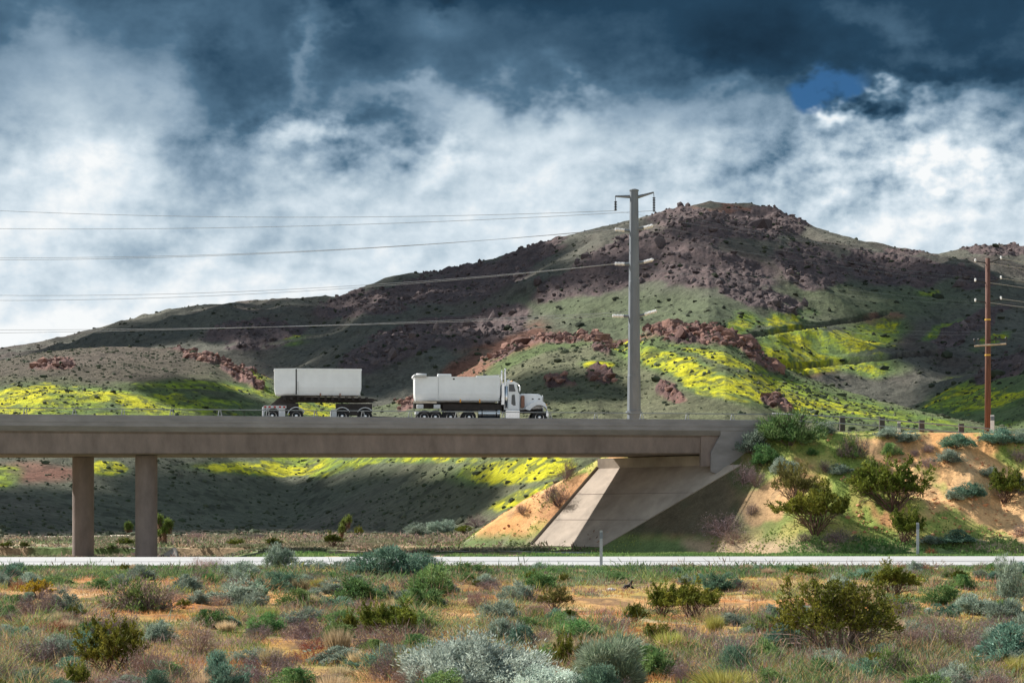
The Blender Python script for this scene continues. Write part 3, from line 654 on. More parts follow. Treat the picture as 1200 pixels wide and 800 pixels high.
# ---------------------------------------------------------------- vehicles
WV = 3.4                                        # near flank, distance across the deck
def veh_root(name, px, Wv, label, cat):
    s = 20.
    for _ in range(10):
        p = bw(s, Wv, 0); s += ((px-600)/F*p.y-p.x)/dv.x
    z = ztop(s)-.33
    t = empty(name, tuple(bw(s, Wv, z)), th); tag(t, label, cat); return t
K = 15.85                                       # photo px per metre there
def wheel(parent, x, y0, y1, r=.52, name='wheel'):
    """y0 is the outer face"""
    sg = 1 if y1 > y0 else -1
    t = MB(); n = 28; yy = [(y0+sg*.04, r*.60), (y0, r*.66), (y0, r*.93), (y0+sg*.05, r), (y1-sg*.05, r), (y1, r*.93), (y1, r*.6)]
    t.loft([[(x+rr*math.cos(2*math.pi*k/n), y, r+rr*math.sin(2*math.pi*k/n)) for k in range(n)] for y, rr in yy]); o_ = t.build(name, M['rubber'], parent, smooth=False)
    h = MB(); yy = [(y0+sg*.10, r*.60), (y0+sg*.02, r*.60), (y0+sg*.03, r*.54), (y0+sg*.14, r*.46), (y0+sg*.14, r*.24), (y0+sg*.0, r*.20), (y0-sg*.02, r*.12)]
    h.loft([[(x+rr*math.cos(2*math.pi*k/n), y, r+rr*math.sin(2*math.pi*k/n)) for k in range(n)] for y, rr in yy]); h.build('rim', M['chrome'], o_)
    for k in range(8):
        a = 2*math.pi*k/8; b_ = (x+r*.35*math.cos(a), r+r*.35*math.sin(a))
    return o_
def arc_fender(parent, x, r, y0, y1, a0, a1, mat, th_=.03, zc=.52, name='fender'):
    m = MB(); n = 12; rings = []
    for k in range(n+1):
        a = R_(a0+(a1-a0)*k/n); c, s_ = math.cos(a), math.sin(a)
        rings.append([(x+r*c, y0, zc+r*s_), (x+(r+th_)*c, y0, zc+(r+th_)*s_), (x+(r+th_)*c, y1, zc+(r+th_)*s_), (x+r*c, y1, zc+r*s_)])
    m.loft(rings); return m.build(name, mat, parent)
def dump_box(parent, x0, xr, x1, z0, z1, wid, name='dump_box', inset=.42):
    """plan: main body x1..xr, the tail closes in from xr back to x0; open top with a rim"""
    outer = [(x0, inset), (xr, 0), (x1-.06, 0), (x1, .06), (x1, wid-.06), (x1-.06, wid), (xr, wid), (x0, wid-inset)]
    m = MB(); n = 8
    def ring(sc, z):
        cx = (x0+x1)/2; cy = wid/2
        return [(cx+(x-cx)*(1-sc/(x1-x0)*2), cy+(y-cy)*(1-sc/wid*2), z) for x, y in outer]
    rings = [ring(.30, z0), ring(.10, z0+.10), ring(.03, z0+.35), ring(0, z0+.6), ring(0, z1-.12), ring(-.03, z1-.115), ring(-.03, z1), ring(.10, z1), ring(.10, z1-.5)]
    m.loft(rings); return m.build(name, M['white'], parent)
truck = veh_root('dump_truck', 486.5, WV, 'white dump truck with long nose and silver stacks driving right across the bridge', 'truck')
WID = 2.5
zz = lambda py: (495.4-py)/K
xx = lambda px: (px-486.5)/K
bx = dump_box(truck, xx(486.8), xx(513.5), xx(587.5), zz(469), zz(439.5), WID)
m = MB(); m.tube([(xx(514), -.005, zz(466)), (xx(514), -.015, zz(440))], .035, 6); m.build('rib', M['whitedirty'], bx)
for p_ in (540, 563): 
    m = MB(); m.box(xx(p_)-.05, xx(p_)+.05, -.03, .04, zz(470), zz(466)); m.build('hinge_lug', M['amber'], bx)
m = MB(); m.box(xx(486.5), xx(587), -.028, .0, zz(467.4), zz(466.4)); m.build('lower_rail', M['whitedirty'], bx)
m = MB(); m.tube([(xx(487), .1, zz(438.5)), (xx(487), WID-.1, zz(438.5))], .12, 8); m.tube([(xx(488), .12, zz(438.2)), (xx(500), .12, zz(438.2))], .14, 8); m.build('tarp_roller', M['whitedirty'], bx, smooth=True)
m = MB(); m.box(xx(513), xx(529.5), .0, .5, zz(439.6), zz(436.3), .05); m.build('tarp_housing', M['white'], bx)
m = MB(); m.poly([(xx(559), 0, zz(439.6)), (xx(586), 0, zz(439.6)), (xx(587), 0, zz(437)), (xx(560), 0, zz(438.2)), (xx(559), .9, zz(439.6)), (xx(586), .9, zz(439.6)), (xx(587), .9, zz(437)), (xx(560), .9, zz(438.2))], [(0, 1, 2, 3), (4, 7, 6, 5), (0, 4, 5, 1), (1, 5, 6, 2), (2, 6, 7, 3), (3, 7, 4, 0)]); m.build('front_spill_plate', M['white'], bx)
m = MB(); m.tube([(xx(568.5), .3, zz(438)), (xx(568.5), .3, zz(433)), (xx(568.8), .3, zz(430))], [.03, .03, .06], 6); m.build('tarp_crank', M['darkmetal'], bx)
m = MB(); m.box(xx(532)-.06, xx(532)+.08, -.025, 0, zz(443), zz(441.4)); m.build('side_latch', M['darkmetal'], bx)
m = MB(); m.box(xx(486), xx(592), .75, 1.05, zz(476), zz(469.5)); m.box(xx(486), xx(592), 1.45, 1.75, zz(476), zz(469.5)); m.box(xx(592), xx(640), .8, 1.7, zz(481), zz(474)); m.box(xx(520), xx(590), .4, 2.1, zz(478.5), zz(471.5)); m.build('chassis', M['frame'], truck)
m = MB(); m.box(xx(484.8), xx(512), .02, .10, zz(471), zz(468.6)); m.build('tail_bar', M['cream'], truck)
for p_ in (492.5, 512.5):
    m = MB(); m.box(xx(p_)-.25, xx(p_)+.25, .05, .35, zz(477.3), zz(472.4), .03); m.build('tail_light_box', M['whitedirty'], truck)
m = MB(); m.box(xx(487), xx(492), .1, .9, zz(484), zz(480.5), .02); m.build('rear_bumper', M['whitedirty'], truck)
for p_ in (503, 510.5, 528.5, 550.5):
    for (a, b) in ((.02, .62), (WID-.02, WID-.62)): wheel(truck, xx(p_)+(-.35 if p_ == 503 else 0), a, b)
for (a, b) in ((.06, .40), (WID-.06, WID-.40)): wheel(truck, xx(634.5), a, b, .54)
m = MB(); m.box(xx(519), xx(521), .02, .6, zz(491), zz(479)); m.build('mud_flap', M['rubber'], truck)
m = MB(); m.tube([(xx(561.5), .38, zz(483)), (xx(587.5), .38, zz(483))], .31, 18); m.build('fuel_tank', M['chrome'], truck)
for p_ in (566, 583):
    m = MB(); m.tube([(xx(p_)-.04, .38, zz(483)), (xx(p_)+.04, .38, zz(483))], .33, 18); m.build('tank_strap', M['darkmetal'], truck)
m = MB(); m.box(xx(594), xx(611), .03, .6, zz(488.5), zz(478.3), .03); m.box(xx(594.5), xx(610.5), .015, .03, zz(483.6), zz(483.1)); m.build('battery_box', M['chrome'], truck)
# cab
cab_o = [(xx(592.5), zz(478)), (xx(592.5), zz(447)), (xx(594.5), zz(444.6)), (xx(604.5), zz(444.8)), (xx(607.3), zz(446.8)), (xx(609.8), zz(457.5)), (xx(611), zz(459)), (xx(611), zz(478))]
cab = MB(); cab.prism(cab_o, .22, WID-.22); cab = cab.build('cab', M['white'], truck, bevel=.03)
for y in (.205, WID-.205):
    d = -1 if y < 1 else 1
    m = MB(); m.prism([(xx(598.2), zz(456.3)), (xx(598.2), zz(447.6)), (xx(604), zz(447.6)), (xx(606), zz(456.3))], y, y+d*.012); m.build('side_window', M['glass'], cab)
    dr = MB(); dr.prism([(xx(597.2), zz(476.5)), (xx(597.2), zz(457.2)), (xx(608.2), zz(457.2)), (xx(609.2), zz(476.5))], y, y+d*.016); dr = dr.build('door', M['white'], cab)
    m = MB(); m.prism([(xx(601), zz(471)), (xx(601.6), zz(460.3)), (xx(605), zz(459.6)), (xx(606.3), zz(472.5)), (xx(604), zz(473))], y+d*.017, y+d*.03); m.build('door_reflection', M['glass'], dr)  # dark reflection in the door paint, built as a thin glassy panel
    m = MB(); m.box(xx(598), xx(599.3), y+d*.017-.005, y+d*.045, zz(467.3), zz(466.6)); m.build('door_handle', M['chrome'], dr)
    m = MB(); m.tube([(xx(608.5), y, zz(449)), (xx(610.5), y+d*.25, zz(449.5)), (xx(610.5), y+d*.25, zz(457))], .02, 5); m.box(xx(609.7), xx(611.2), y+d*.25-.10, y+d*.25+.10, zz(456), zz(449.6), .02); m.build('mirror', M['chrome'], cab)
    m = MB(); m.tube([(xx(595.2), y+d*.03, zz(476)), (xx(595.2), y+d*.03, zz(450)), ], .10, 12); ex = m.build('exhaust_stack', M['chrome'], truck, smooth=True)
    m = MB(); m.tube([(xx(593.5), y+d*.03, zz(450)), (xx(593.5), y+d*.03, zz(434)), (xx(594), y+d*.03, zz(430.2)), (xx(593.2), y+d*.03, zz(429.2))], .07, 10); m.build('exhaust_pipe', M['chrome'], ex)
    m = MB(); m.tube([(xx(591), y+d*.02, zz(472)), (xx(591), y+d*.02, zz(448))], .16, 12); m.build('muffler', M['chrome'], ex)
m = MB(); m.prism([(xx(605), zz(447.6)), (xx(607.6), zz(447.8)), (xx(609.9), zz(457.4)), (xx(609.75), zz(457.4))], .32, WID-.32); m.build('windscreen', M['glass'], cab)
m = MB(); m.prism([(xx(603), zz(445)), (xx(609.8), zz(448.2)), (xx(610.2), zz(447.3)), (xx(604), zz(443.9))], .3, WID-.3); m.build('sun_visor', M['chrome'], cab)
for j in range(5):
    m = MB(); y = .45+j*.4; m.box(xx(601.2), xx(603), y-.06, y+.06, zz(444.6), zz(443), .02); m.build('roof_light', M['amber'], cab)
m = MB(); m.tube([(xx(597), .6, zz(443.2)), (xx(601), .6, zz(443.2))], [.10, .04], 10); m.build('air_horn', M['chrome'], cab)
# bonnet with arched wing
bo = [(xx(611.3), zz(478)), (xx(611.3), zz(459.5)), (xx(614), zz(458.2)), (xx(634), zz(458.6)), (xx(637.2), zz(459.6)), (xx(639), zz(463)), (xx(639.3), zz(476))]
m = MB(); m.prism(bo, .62, WID-.62); hood = m.build('bonnet', M['white'], truck, bevel=.05)
for y0, y1 in ((.05, .615), (WID-.615, WID-.05)):
    m = MB(); cx = xx(634.5); prof = [(xx(617), zz(477)), (xx(620), zz(473.5)), (xx(625), zz(470)), (xx(629), zz(468)), (xx(636), zz(467)), (xx(641), zz(469.5)), (xx(643.2), zz(474)), (xx(643.6), zz(478.5)),
        (cx+.56, zz(477.5)), (cx+.42, zz(474.2)), (cx+.1, zz(472)), (cx-.25, zz(472.4)), (cx-.55, zz(475)), (cx-.72, zz(478.6))]
    half = 8; tops = prof[:8]; bots = prof[8:][::-1]
    rings = []
    for k in range(8):
        t = k/7*(len(bots)-1); i = min(int(t), len(bots)-2); f = t-i
        b_ = (bots[i][0]*(1-f)+bots[i+1][0]*f, bots[i][1]*(1-f)+bots[i+1][1]*f); a_ = tops[k]
        rings.append([(a_[0], y0, a_[1]), (a_[0], y1, a_[1]), (b_[0], y1, b_[1]), (b_[0], y0, b_[1])])
    m.loft(rings); m.build('wing', M['white'], truck)
    d = -1 if y0 < 1 else 1; yo = y0 if y0 < 1 else y1
    m = MB(); m.box(xx(640.5), xx(643.4), yo-d*.35, yo-d*.05, zz(474.5), zz(471), .02); m.build('headlight', M['amber'], truck)
    m = MB(); m.box(xx(612.6), xx(617), yo-d*.12, yo-d*.45, zz(475.5), zz(461), .05) if y0 > 1 else m.box(xx(612.6), xx(617), yo+.12, yo+.45, zz(475.5), zz(461), .05); m.build('air_cleaner', M['rust'], truck)
    yv = .605 if y0 < 1 else WID-.605
    for p_ in (627.5, 635.2):
        m = MB(); m.box(xx(p_)-.07, xx(p_)+.07, min(yv, yv+d*.02), max(yv, yv+d*.02), zz(465.2), zz(464), .0); m.build('bonnet_vent', M['darkmetal'], hood)
m = MB(); m.box(xx(639.4), xx(640.2), .72, WID-.72, zz(476), zz(460.2), .02); m.build('grille', M['chrome'], truck)
m = MB(); m.box(xx(642.5), xx(645), .02, WID-.02, zz(486.5), zz(478.8), .04); m.build('front_bumper', M['chrome'], truck)
# trailer
tr = veh_root('dump_trailer', 321.5, WV, 'white two-bogie dump trailer following some way behind the dump truck', 'trailer')
xx = lambda px: (px-321.5)/K
bx = dump_box(tr, xx(321.6), xx(346), xx(423), zz(463), zz(431.6), WID)
m = MB(); m.box(xx(346.2), xx(347.6), -.035, .02, zz(462), zz(432.3)); m.build('side_gap_strip', M['darkmetal'], bx)
m = MB(); m.box(xx(348), xx(422), -.026, 0, zz(462.6), zz(461.6)); m.build('lower_rail', M['whitedirty'], bx)
m = MB(); m.box(xx(347.8), xx(349.6), -.06, -.02, zz(461), zz(447)); m.build('tailgate_arm', M['whitedirty'], bx)
for p_ in (375, 398):
    m = MB(); m.box(xx(p_)-.05, xx(p_)+.05, -.04, .03, zz(463.6), zz(460.5)); m.build('hinge_lug', M['rust'], bx)
fr = MB()
for y0, y1 in ((.7, .95), (1.55, 1.8)):
    fr.prism([(xx(316), zz(475)), (xx(324), zz(468)), (xx(330), zz(463.4)), (xx(437), zz(465.8)), (xx(441.5), zz(467.2)), (xx(437), zz(469.2)), (xx(424), zz(470)), (xx(350), zz(470)), (xx(330), zz(474)), (xx(322), zz(478))], y0, y1)
for p_ in np.arange(332, 436, 8.): fr.box(xx(p_), xx(p_)+.18, .15, 2.35, zz(468.2), zz(464.6))
fr.box(xx(326), xx(350), .5, 2.0, zz(483), zz(472)); fr.box(xx(394), xx(436), .5, 2.0, zz(482), zz(472)); fr.build('chassis', M['frame'], tr)
m = MB(); m.tube([(xx(434), 1.25, zz(487)), (xx(486), 1.25, zz(489))], .09, 6); m.build('drawbar', M['frame'], tr)
WX = [318.5+.5, 347, 400.5, 427.5]
for p_ in WX:
    for (a, b) in ((.02, .62), (WID-.02, WID-.62)): wheel(tr, xx(p_), a, b)
for p_, a0, a1 in ((347, 25, 170), (427.5, 40, 150), (400.5, 30, 150), (319, 20, 150)):
    for y0, y1 in ((.0, .64), (WID-.64, WID)): arc_fender(tr, xx(p_), .62, y0, y1, a0, a1, M['white'], .05, name='fender')
for y0, y1 in ((0.01, .6), (WID-.6, WID-.01)):
    m = MB(); m.box(xx(326.5), xx(334), y0, y1, zz(489), zz(478.5)); m.build('mud_flap', M['whitedirty'], tr)
    m = MB(); m.box(xx(388), xx(394), y0, y1, zz(489), zz(479)); m.build('mud_flap', M['whitedirty'], tr)
m = MB(); m.box(xx(309), xx(335.5), -.01, .03, zz(478.3), zz(475.2), .0); lb = m.build('light_bar', M['whitedirty'], tr)
for p_ in (311, 316, 322, 328, 333):
    m = MB(); m.box(xx(p_)-.08, xx(p_)+.08, -.025, -.0105, zz(477.8), zz(475.9)); m.build('marker_light', M['red'], lb)
m = MB(); m.box(xx(307.5), xx(310), .02, WID-.02, zz(488), zz(477), .03); m.build('rear_bumper', M['whitedirty'], tr)
m = MB(); m.box(xx(406), xx(420), .06, .5, zz(486), zz(477.5), .03); m.build('tool_box', M['frame'], tr)
# ---------------------------------------------------------------- plants
M['leaf'] = attr_mat('leaves', (0, 1, 1), (0, 1, 1), bump=0, rough=.8, transl=.28, randhue=.022)
M['twig'] = attr_mat('twigs', (0, 1, 1), (0, 1, 1), bump=0, rough=.95, randhue=.015)
def unit(v): return v/np.maximum(np.linalg.norm(v, axis=1, keepdims=True), 1e-6)
def leaves(P, D, L, Wd, cols, r):
    n = len(P); a = r.normal(size=(n, 3)); sd = unit(np.cross(D, a)); L = np.asarray(L).reshape(-1, 1); Wd = np.asarray(Wd).reshape(-1, 1)
    V = np.stack([P-sd*Wd/2, P+sd*Wd/2, P+D*L*.6+sd*Wd*.45, P+D*L], 1)   # kite-like blade
    V = np.stack([P, P+D*L*.45+sd*Wd/2, P+D*L, P+D*L*.45-sd*Wd/2], 1).reshape(-1, 3)
    f = np.arange(n*4).reshape(n, 4); return V, f, np.repeat(cols, 4, 0)
def twigs(segs, cols):
    """segs: list of (a, b, ra, rb) -> three-sided sticks"""
    V = []; Fq = []
    A_ = np.array([s[0] for s in segs]); B_ = np.array([s[1] for s in segs]); ra = np.array([s[2] for s in segs])[:, None]; rb = np.array([s[3] for s in segs])[:, None]
    d = unit(B_-A_); u = unit(np.cross(d, np.array([.31, .52, .79]))); w = np.cross(d, u); n = len(segs)
    rr = []
    for k in range(3):
        c, s_ = math.cos(2.094*k), math.sin(2.094*k); rr.append((u*c+w*s_))
    V = np.stack([A_+rr[0]*ra, A_+rr[1]*ra, A_+rr[2]*ra, B_+rr[0]*rb, B_+rr[1]*rb, B_+rr[2]*rb], 1).reshape(-1, 3)
    b = np.arange(n)[:, None]*6
    Fq = np.concatenate([b+np.array([[0, 1, 4, 3]]), b+np.array([[1, 2, 5, 4]]), b+np.array([[2, 0, 3, 5]])])
    return V, Fq, np.repeat(cols, 6, 0)
def branchy(r, n0, spread, up, length, rad, levels=3, kids=3, lenk=.6, droop=0.):
    segs = []; tipsl = []
    def grow(p, d, L, rd, lv):
        q = p
        steps = 2
        for i in range(steps):
            d = d+r.normal(size=3)*.16; d[2] -= droop; d /= np.linalg.norm(d)
            e = q+d*L/steps; segs.append((q, e, rd*(1-.25*i), rd*(1-.25*(i+1)))); q = e
            if lv > 0 and i == 0 and r.random() < .7:
                d2 = d+r.normal(size=3)*.6; d2[2] += .1; d2 /= np.linalg.norm(d2); grow(q, d2, L*lenk, rd*.6, lv-1)
        if lv > 0:
            for _ in range(kids):
                d2 = d+r.normal(size=3)*.45; d2 /= np.linalg.norm(d2); grow(q, d2, L*lenk*r.uniform(.7, 1.2), rd*.55, lv-1)
        else: tipsl.append((q, d))
    for k in range(n0):
        a = r.uniform(0, 2*math.pi); t = spread*math.sqrt(r.random())
        d = np.array([math.cos(a)*t, math.sin(a)*t, up]); d /= np.linalg.norm(d)
        grow(np.array([math.cos(a)*.05*r.random(), math.sin(a)*.05*r.random(), -.04]), d, length*r.uniform(.75, 1.15), rad, levels)
    return segs, tipsl
def norm_fit(V, w, h):
    """scale so the plant is about w wide and h high"""
    lo = np.percentile(V, 2, 0); hi = np.percentile(V, 98, 0)
    return np.array([w/(hi[0]-lo[0]), w/(hi[1]-lo[1]), h/max(1e-3, hi[2])])
def dome_kind(seed, c0, c1, n=6500, h=.62, lobes=7, L=.075, Wd=.017, upb=.5, twigc=(.16, .12, .10), inner=.3, blotch=None, fuzz=1.):
    r = np.random.default_rng(seed); cs = []
    for k in range(lobes):
        a = 2.4*k+r.normal()*.3; q = .27*math.sqrt((k+.2)/lobes); rad = r.uniform(.17, .26)
        cs.append((math.cos(a)*q, math.sin(a)*q, h*r.uniform(.8, 1.04)-rad-1.3*q*q, rad))
    for k in range(lobes+2):
        a = 6.283*k/(lobes+2)+r.normal()*.25; q = r.uniform(.27, .37); cs.append((math.cos(a)*q, math.sin(a)*q, r.uniform(.10, .2), r.uniform(.13, .19)))
    cs = np.array(cs); lobes = len(cs); k = r.integers(0, lobes, n); d = unit(r.normal(size=(n, 3))); d[:, 2] = np.abs(d[:, 2])*1.0-.45*r.random(n); d = unit(d)
    rr = (1-.55*r.random(n)**1.6)
    rr = np.where(r.random(n) < .13, rr*r.uniform(1.05, 1.45, n), rr)
    P = cs[k, :3]+d*(cs[k, 3]*rr)[:, None]*np.array([1, 1, 1.05]); 
    P[:, 2] = np.where(P[:, 2] < .01, r.random(n)**2*.15+.01, P[:, 2])
    q3 = P*3.1+seed*1.7; wv = np.stack([fbm(q3[:, 0]+q3[:, 2], q3[:, 1], 2, seed+1), fbm(q3[:, 1]+q3[:, 2], q3[:, 0], 2, seed+2), fbm(q3[:, 0]-q3[:, 1], q3[:, 2], 2, seed+3)], 1)-.5
    P = P+wv*np.array([.42, .42, .34])*(1-.6*(n > 14000)); P[:, 2] = np.maximum(P[:, 2], .01+.05*r.random(n))
    gap = fbm(P[:, 0]*5.5+P[:, 2]*3+seed, P[:, 1]*5.5-P[:, 2]*4, 2, seed+5) < (.41 if n < 14000 else .33)
    P = np.where(gap[:, None], P*np.array([.8, .8, .55]), P)
    D = unit(d+np.array([0, 0, upb])+r.normal(size=(n, 3))*.42*fuzz)
    cn = fbm(P[:, 0]*7+seed, P[:, 1]*7+P[:, 2]*5, 3, seed); lf = r.random(n)
    cc = C_(*c0)[None]*(1-ss(.3, .7, cn))[:, None]+C_(*c1)[None]*ss(.3, .7, cn)[:, None]; cc = cc*(.5+1.0*lf)[:, None]
    if blotch is not None: m_ = (cn > .56)[:, None]; cc = np.where(m_, C_(*blotch)[None]*(.7+.6*lf)[:, None], cc)
    V, Fq, Cl = leaves(P, D, L*r.uniform(.6, 1.3, n), Wd*r.uniform(.7, 1.3, n), cc, r)
    segs, _ = branchy(r, 14, .8, .9, h*.42, .012, 2, 2, .65)
    tv, tf, tcl = twigs(segs, np.tile(C_(*twigc), (len(segs), 1))*r.uniform(.7, 1.3, (len(segs), 1)))
    return [('foliage', V, Fq, Cl, 'leaf'), ('stems', tv, tf, tcl, 'twig')]
def creo_kind(seed, c0=(.10, .125, .02), c1=(.21, .22, .035), h=.85, n0=20, twigc=(.13, .075, .06), lpt=26, L=.05, Wd=.02, spread=.75):
    r = np.random.default_rng(seed); segs, tp = branchy(r, n0, spread, 1., .34, .013, 3, 2, .62)
    tv, tf, tcl = twigs(segs, np.tile(C_(*twigc), (len(segs), 1))*r.uniform(.6, 1.5, (len(segs), 1)))
    A_ = np.array([s[0] for s in segs]); B_ = np.array([s[1] for s in segs]); zz_ = (A_[:, 2]+B_[:, 2])/2
    keep = np.where((zz_ > np.percentile(zz_, 30)) & (np.array([s[2] for s in segs]) < .006))[0]
    P = []; D = []
    for i in keep:
        m_ = lpt//3; t = r.random((m_, 1)); p = A_[i]+(B_[i]-A_[i])*t+r.normal(size=(m_, 3))*.012; P.append(p); dd = (B_[i]-A_[i]); dd = dd/np.linalg.norm(dd); D.append(unit(dd+r.normal(size=(m_, 3))*.6+np.array([0, 0, .35])))
    P = np.concatenate(P); D = np.concatenate(D); n = len(P)
    cn = fbm(P[:, 0]*6+seed, P[:, 1]*6+P[:, 2]*4, 3, seed); t = ss(.3, .7, cn)[:, None]; cc = (C_(*c0)*(1-t)+C_(*c1)*t)*r.uniform(.6, 1.4, (n, 1))
    V, Fq, Cl = leaves(P, D, L*r.uniform(.6, 1.3, n), Wd*r.uniform(.7, 1.3, n), cc, r)
    sc = norm_fit(V, 1, h); return [('foliage', V*sc, Fq, Cl, 'leaf'), ('stems', tv*sc, tf, tcl, 'twig')]
def dead_kind(seed, c=(.26, .19, .19), h=.6, n0=34, rad=.008, tint=(.16, .10, .09), fuzzn=1800):
    r = np.random.default_rng(seed); segs, tp = branchy(r, n0, 1.05, .75, .24, rad, 3, 2, .68)
    t = r.random((len(segs), 1)); cc = (C_(*c)*t+C_(*tint)*(1-t))*r.uniform(.7, 1.3, (len(segs), 1))
    tv, tf, tcl = twigs(segs, cc); sc = norm_fit(tv, 1, h)
    T = np.array([q for q, d in tp]); D = np.array([d for q, d in tp]); k = r.integers(0, len(T), fuzzn)
    P = T[k]+r.normal(size=(fuzzn, 3))*.025; Dd = unit(D[k]+r.normal(size=(fuzzn, 3))*.7)
    V, Fq, Cl = leaves(P, Dd, .05*r.uniform(.6, 1.4, fuzzn), .007*np.ones(fuzzn), C_(*c)[None]*r.uniform(.6, 1.35, (fuzzn, 1)), r)
    return [('dry_twigs', V*sc, Fq, Cl, 'twig'), ('stems', tv*sc, tf, tcl, 'twig')]
def tuft_kind(seed, c0, c1, h=.7, n=900, Wd=.018):
    r = np.random.default_rng(seed); a = r.uniform(0, 6.28, n); q = .22*np.sqrt(r.random(n)); P = np.stack([np.cos(a)*q, np.sin(a)*q, np.zeros(n)], 1)
    D = unit(np.stack([np.cos(a)*q*3.2, np.sin(a)*q*3.2, np.ones(n)], 1)+r.normal(size=(n, 3))*.16); t = r.random((n, 1))
    V, Fq, Cl = leaves(P, D, h*r.uniform(.5, 1.05, n), Wd*np.ones(n), (C_(*c0)*(1-t)+C_(*c1)*t)*r.uniform(.75, 1.25, (n, 1)), r)
    return [('foliage', V, Fq, Cl, 'leaf')]
KINDS = {}
def kind(key, name, cat, fn, variants):
    KINDS[key] = dict(name=name, cat=cat, fn=fn, variants=variants, made={})
kind('sage', 'sagebrush', 'shrub', lambda s: dome_kind(s, (.18, .235, .18), (.33, .39, .31), twigc=(.2, .15, .13)), [1, 2, 3, 4, 5])
kind('teal', 'sagebrush', 'shrub', lambda s: dome_kind(s, (.10, .19, .13), (.21, .33, .24), n=7000, lobes=9), [11, 12, 13, 14])
kind('green', 'green_bush', 'shrub', lambda s: dome_kind(s, (.09, .18, .06), (.21, .31, .11), n=6500), [21, 22, 23, 24, 25])
kind('silver', 'silver_brush', 'shrub', lambda s: dome_kind(s, (.38, .45, .38), (.58, .66, .57), n=22000, lobes=16, h=.5, L=.036, Wd=.010, upb=.35), [31])
kind('dome', 'rounded_rabbitbrush', 'shrub', lambda s: dome_kind(s, (.22, .30, .19), (.36, .43, .30), n=15000, lobes=5, h=.68, L=.10, Wd=.009, upb=.25, fuzz=.45, twigc=(.25, .13, .12)), [41])
kind('dead', 'dry_shrub', 'shrub', lambda s: dead_kind(s), [51, 52, 53])
kind('pink', 'dry_shrub', 'shrub', lambda s: dead_kind(s, (.40, .28, .25), .55, tint=(.25, .13, .10)), [56])
kind('mix', 'half_green_shrub', 'shrub', lambda s: dome_kind(s, (.15, .21, .07), (.30, .33, .10), n=5200, blotch=(.27, .2, .17), lobes=8), [61, 62])
kind('creo', 'creosote_bush', 'bush', lambda s: creo_kind(s), [71, 72, 73])
kind('bigcreo', 'creosote_bush', 'bush', lambda s: creo_kind(s, h=.66, n0=34, lpt=30, L=.034, Wd=.014, spread=1.1, twigc=(.24, .17, .15)), [78])
kind('brown', 'creosote_bush', 'bush', lambda s: creo_kind(s, (.10, .09, .03), (.17, .15, .045), lpt=15), [76])
kind('ochre', 'yellow_bush', 'shrub', lambda s: creo_kind(s, (.36, .22, .02), (.45, .33, .04), h=.6), [81])
kind('tuft', 'grass_clump', 'grass clump', lambda s: tuft_kind(s, (.35, .37, .08), (.52, .50, .16)), [91])
kind('straw', 'grass_clump', 'grass clump', lambda s: tuft_kind(s, (.5, .38, .22), (.62, .50, .32), .55), [95])
kind('red', 'reddish_weed', 'weed', lambda s: dead_kind(s, (.36, .10, .06), .6, n0=22, tint=(.28, .08, .04), fuzzn=1500), [98])
def plant(key, pos, w, h, rz=None):
    """w, h in metres"""
    K_ = KINDS[key]; v = random.choice(K_['variants'])
    t = empty(K_['name'], pos, random.uniform(0, 6.28) if rz is None else rz)
    if v not in K_['made']:
        parts = K_['fn'](v); hgt = np.percentile(parts[0][1][:, 2], 99); wd = np.percentile(parts[0][1][:, 0], 98)-np.percentile(parts[0][1][:, 0], 2)
        K_['made'][v] = ([np_mesh(p[0], p[1], p[2], M[p[4]], colors=p[3]) for p in parts], wd, hgt)
        for o in K_['made'][v][0]: o.parent = t
        wd, hgt = K_['made'][v][1:]
    else:
        obs, wd, hgt = K_['made'][v]
        for o in obs:
            c = o.copy(); col.objects.link(c); c.parent = t
    t.scale = (w/wd, w/wd*random.uniform(.85, 1.1), h/hgt); t['category'] = K_['cat']
    return t
PL = [] # key, px, base py, w px, h px, label
def P_(*a): PL.append(a)
# --- hand-placed, foreground; labels single them out
P_('silver', 562, 806, 138, 56, 'largest silver-grey brush, wide and low at the bottom centre of the scrub')
P_('dome', 714, 803, 72, 54, 'pale green fuzzy rounded brush with a reddish heart, right of the wide silver-grey brush')
P_('silver', 628, 812, 80, 30, 'low silvery brush at the bottom edge, between wide silver brush and fuzzy rounded brush')
P_('bigcreo', 980, 765, 122, 80, 'biggest olive creosote bush with many upright stems, in the right foreground')
P_('creo', 1047, 699, 46, 38, 'brownish olive creosote bush directly behind and right of the biggest creosote bush')
P_('creo', 945, 676, 30, 14, 'low olive bush just below the white road, above the biggest creosote bush')
P_('sage', 985, 696, 30, 22, 'grey-green brush peeping over the top of the biggest creosote bush')
P_('teal', 918, 766, 42, 36, 'dark teal brush hugging the left foot of the biggest creosote bush')
P_('green', 963, 796, 34, 24, 'small round bright green brush below the biggest creosote bush')
P_('green', 1026, 742, 22, 18, 'small dark green brush at the right foot of the biggest creosote bush')
P_('green', 1110, 708, 38, 22, 'upper one of two green brushes right of the brownish creosote bush')
P_('teal', 1106, 724, 30, 16, 'lower one of two green brushes right of the brownish creosote bush')
P_('sage', 1146, 722, 46, 24, 'greyish brush with purple twigs beside the pale stone')
P_('dead', 1062, 728, 50, 26, 'spreading purple-grey dry shrub right of the biggest creosote bush')
P_('sage', 1181, 702, 30, 46, 'tall twiggy blue-grey brush overlapping the road edge at the far right')
P_('teal', 1184, 778, 74, 44, 'wide green brush at the right photo edge in the foreground')
P_('dead', 1122, 762, 52, 36, 'purple-brown dry shrub left of the wide green brush at the right photo edge')
P_('mix', 1048, 794, 46, 36, 'half green, half dry shrub in the foreground right of the round green brush')
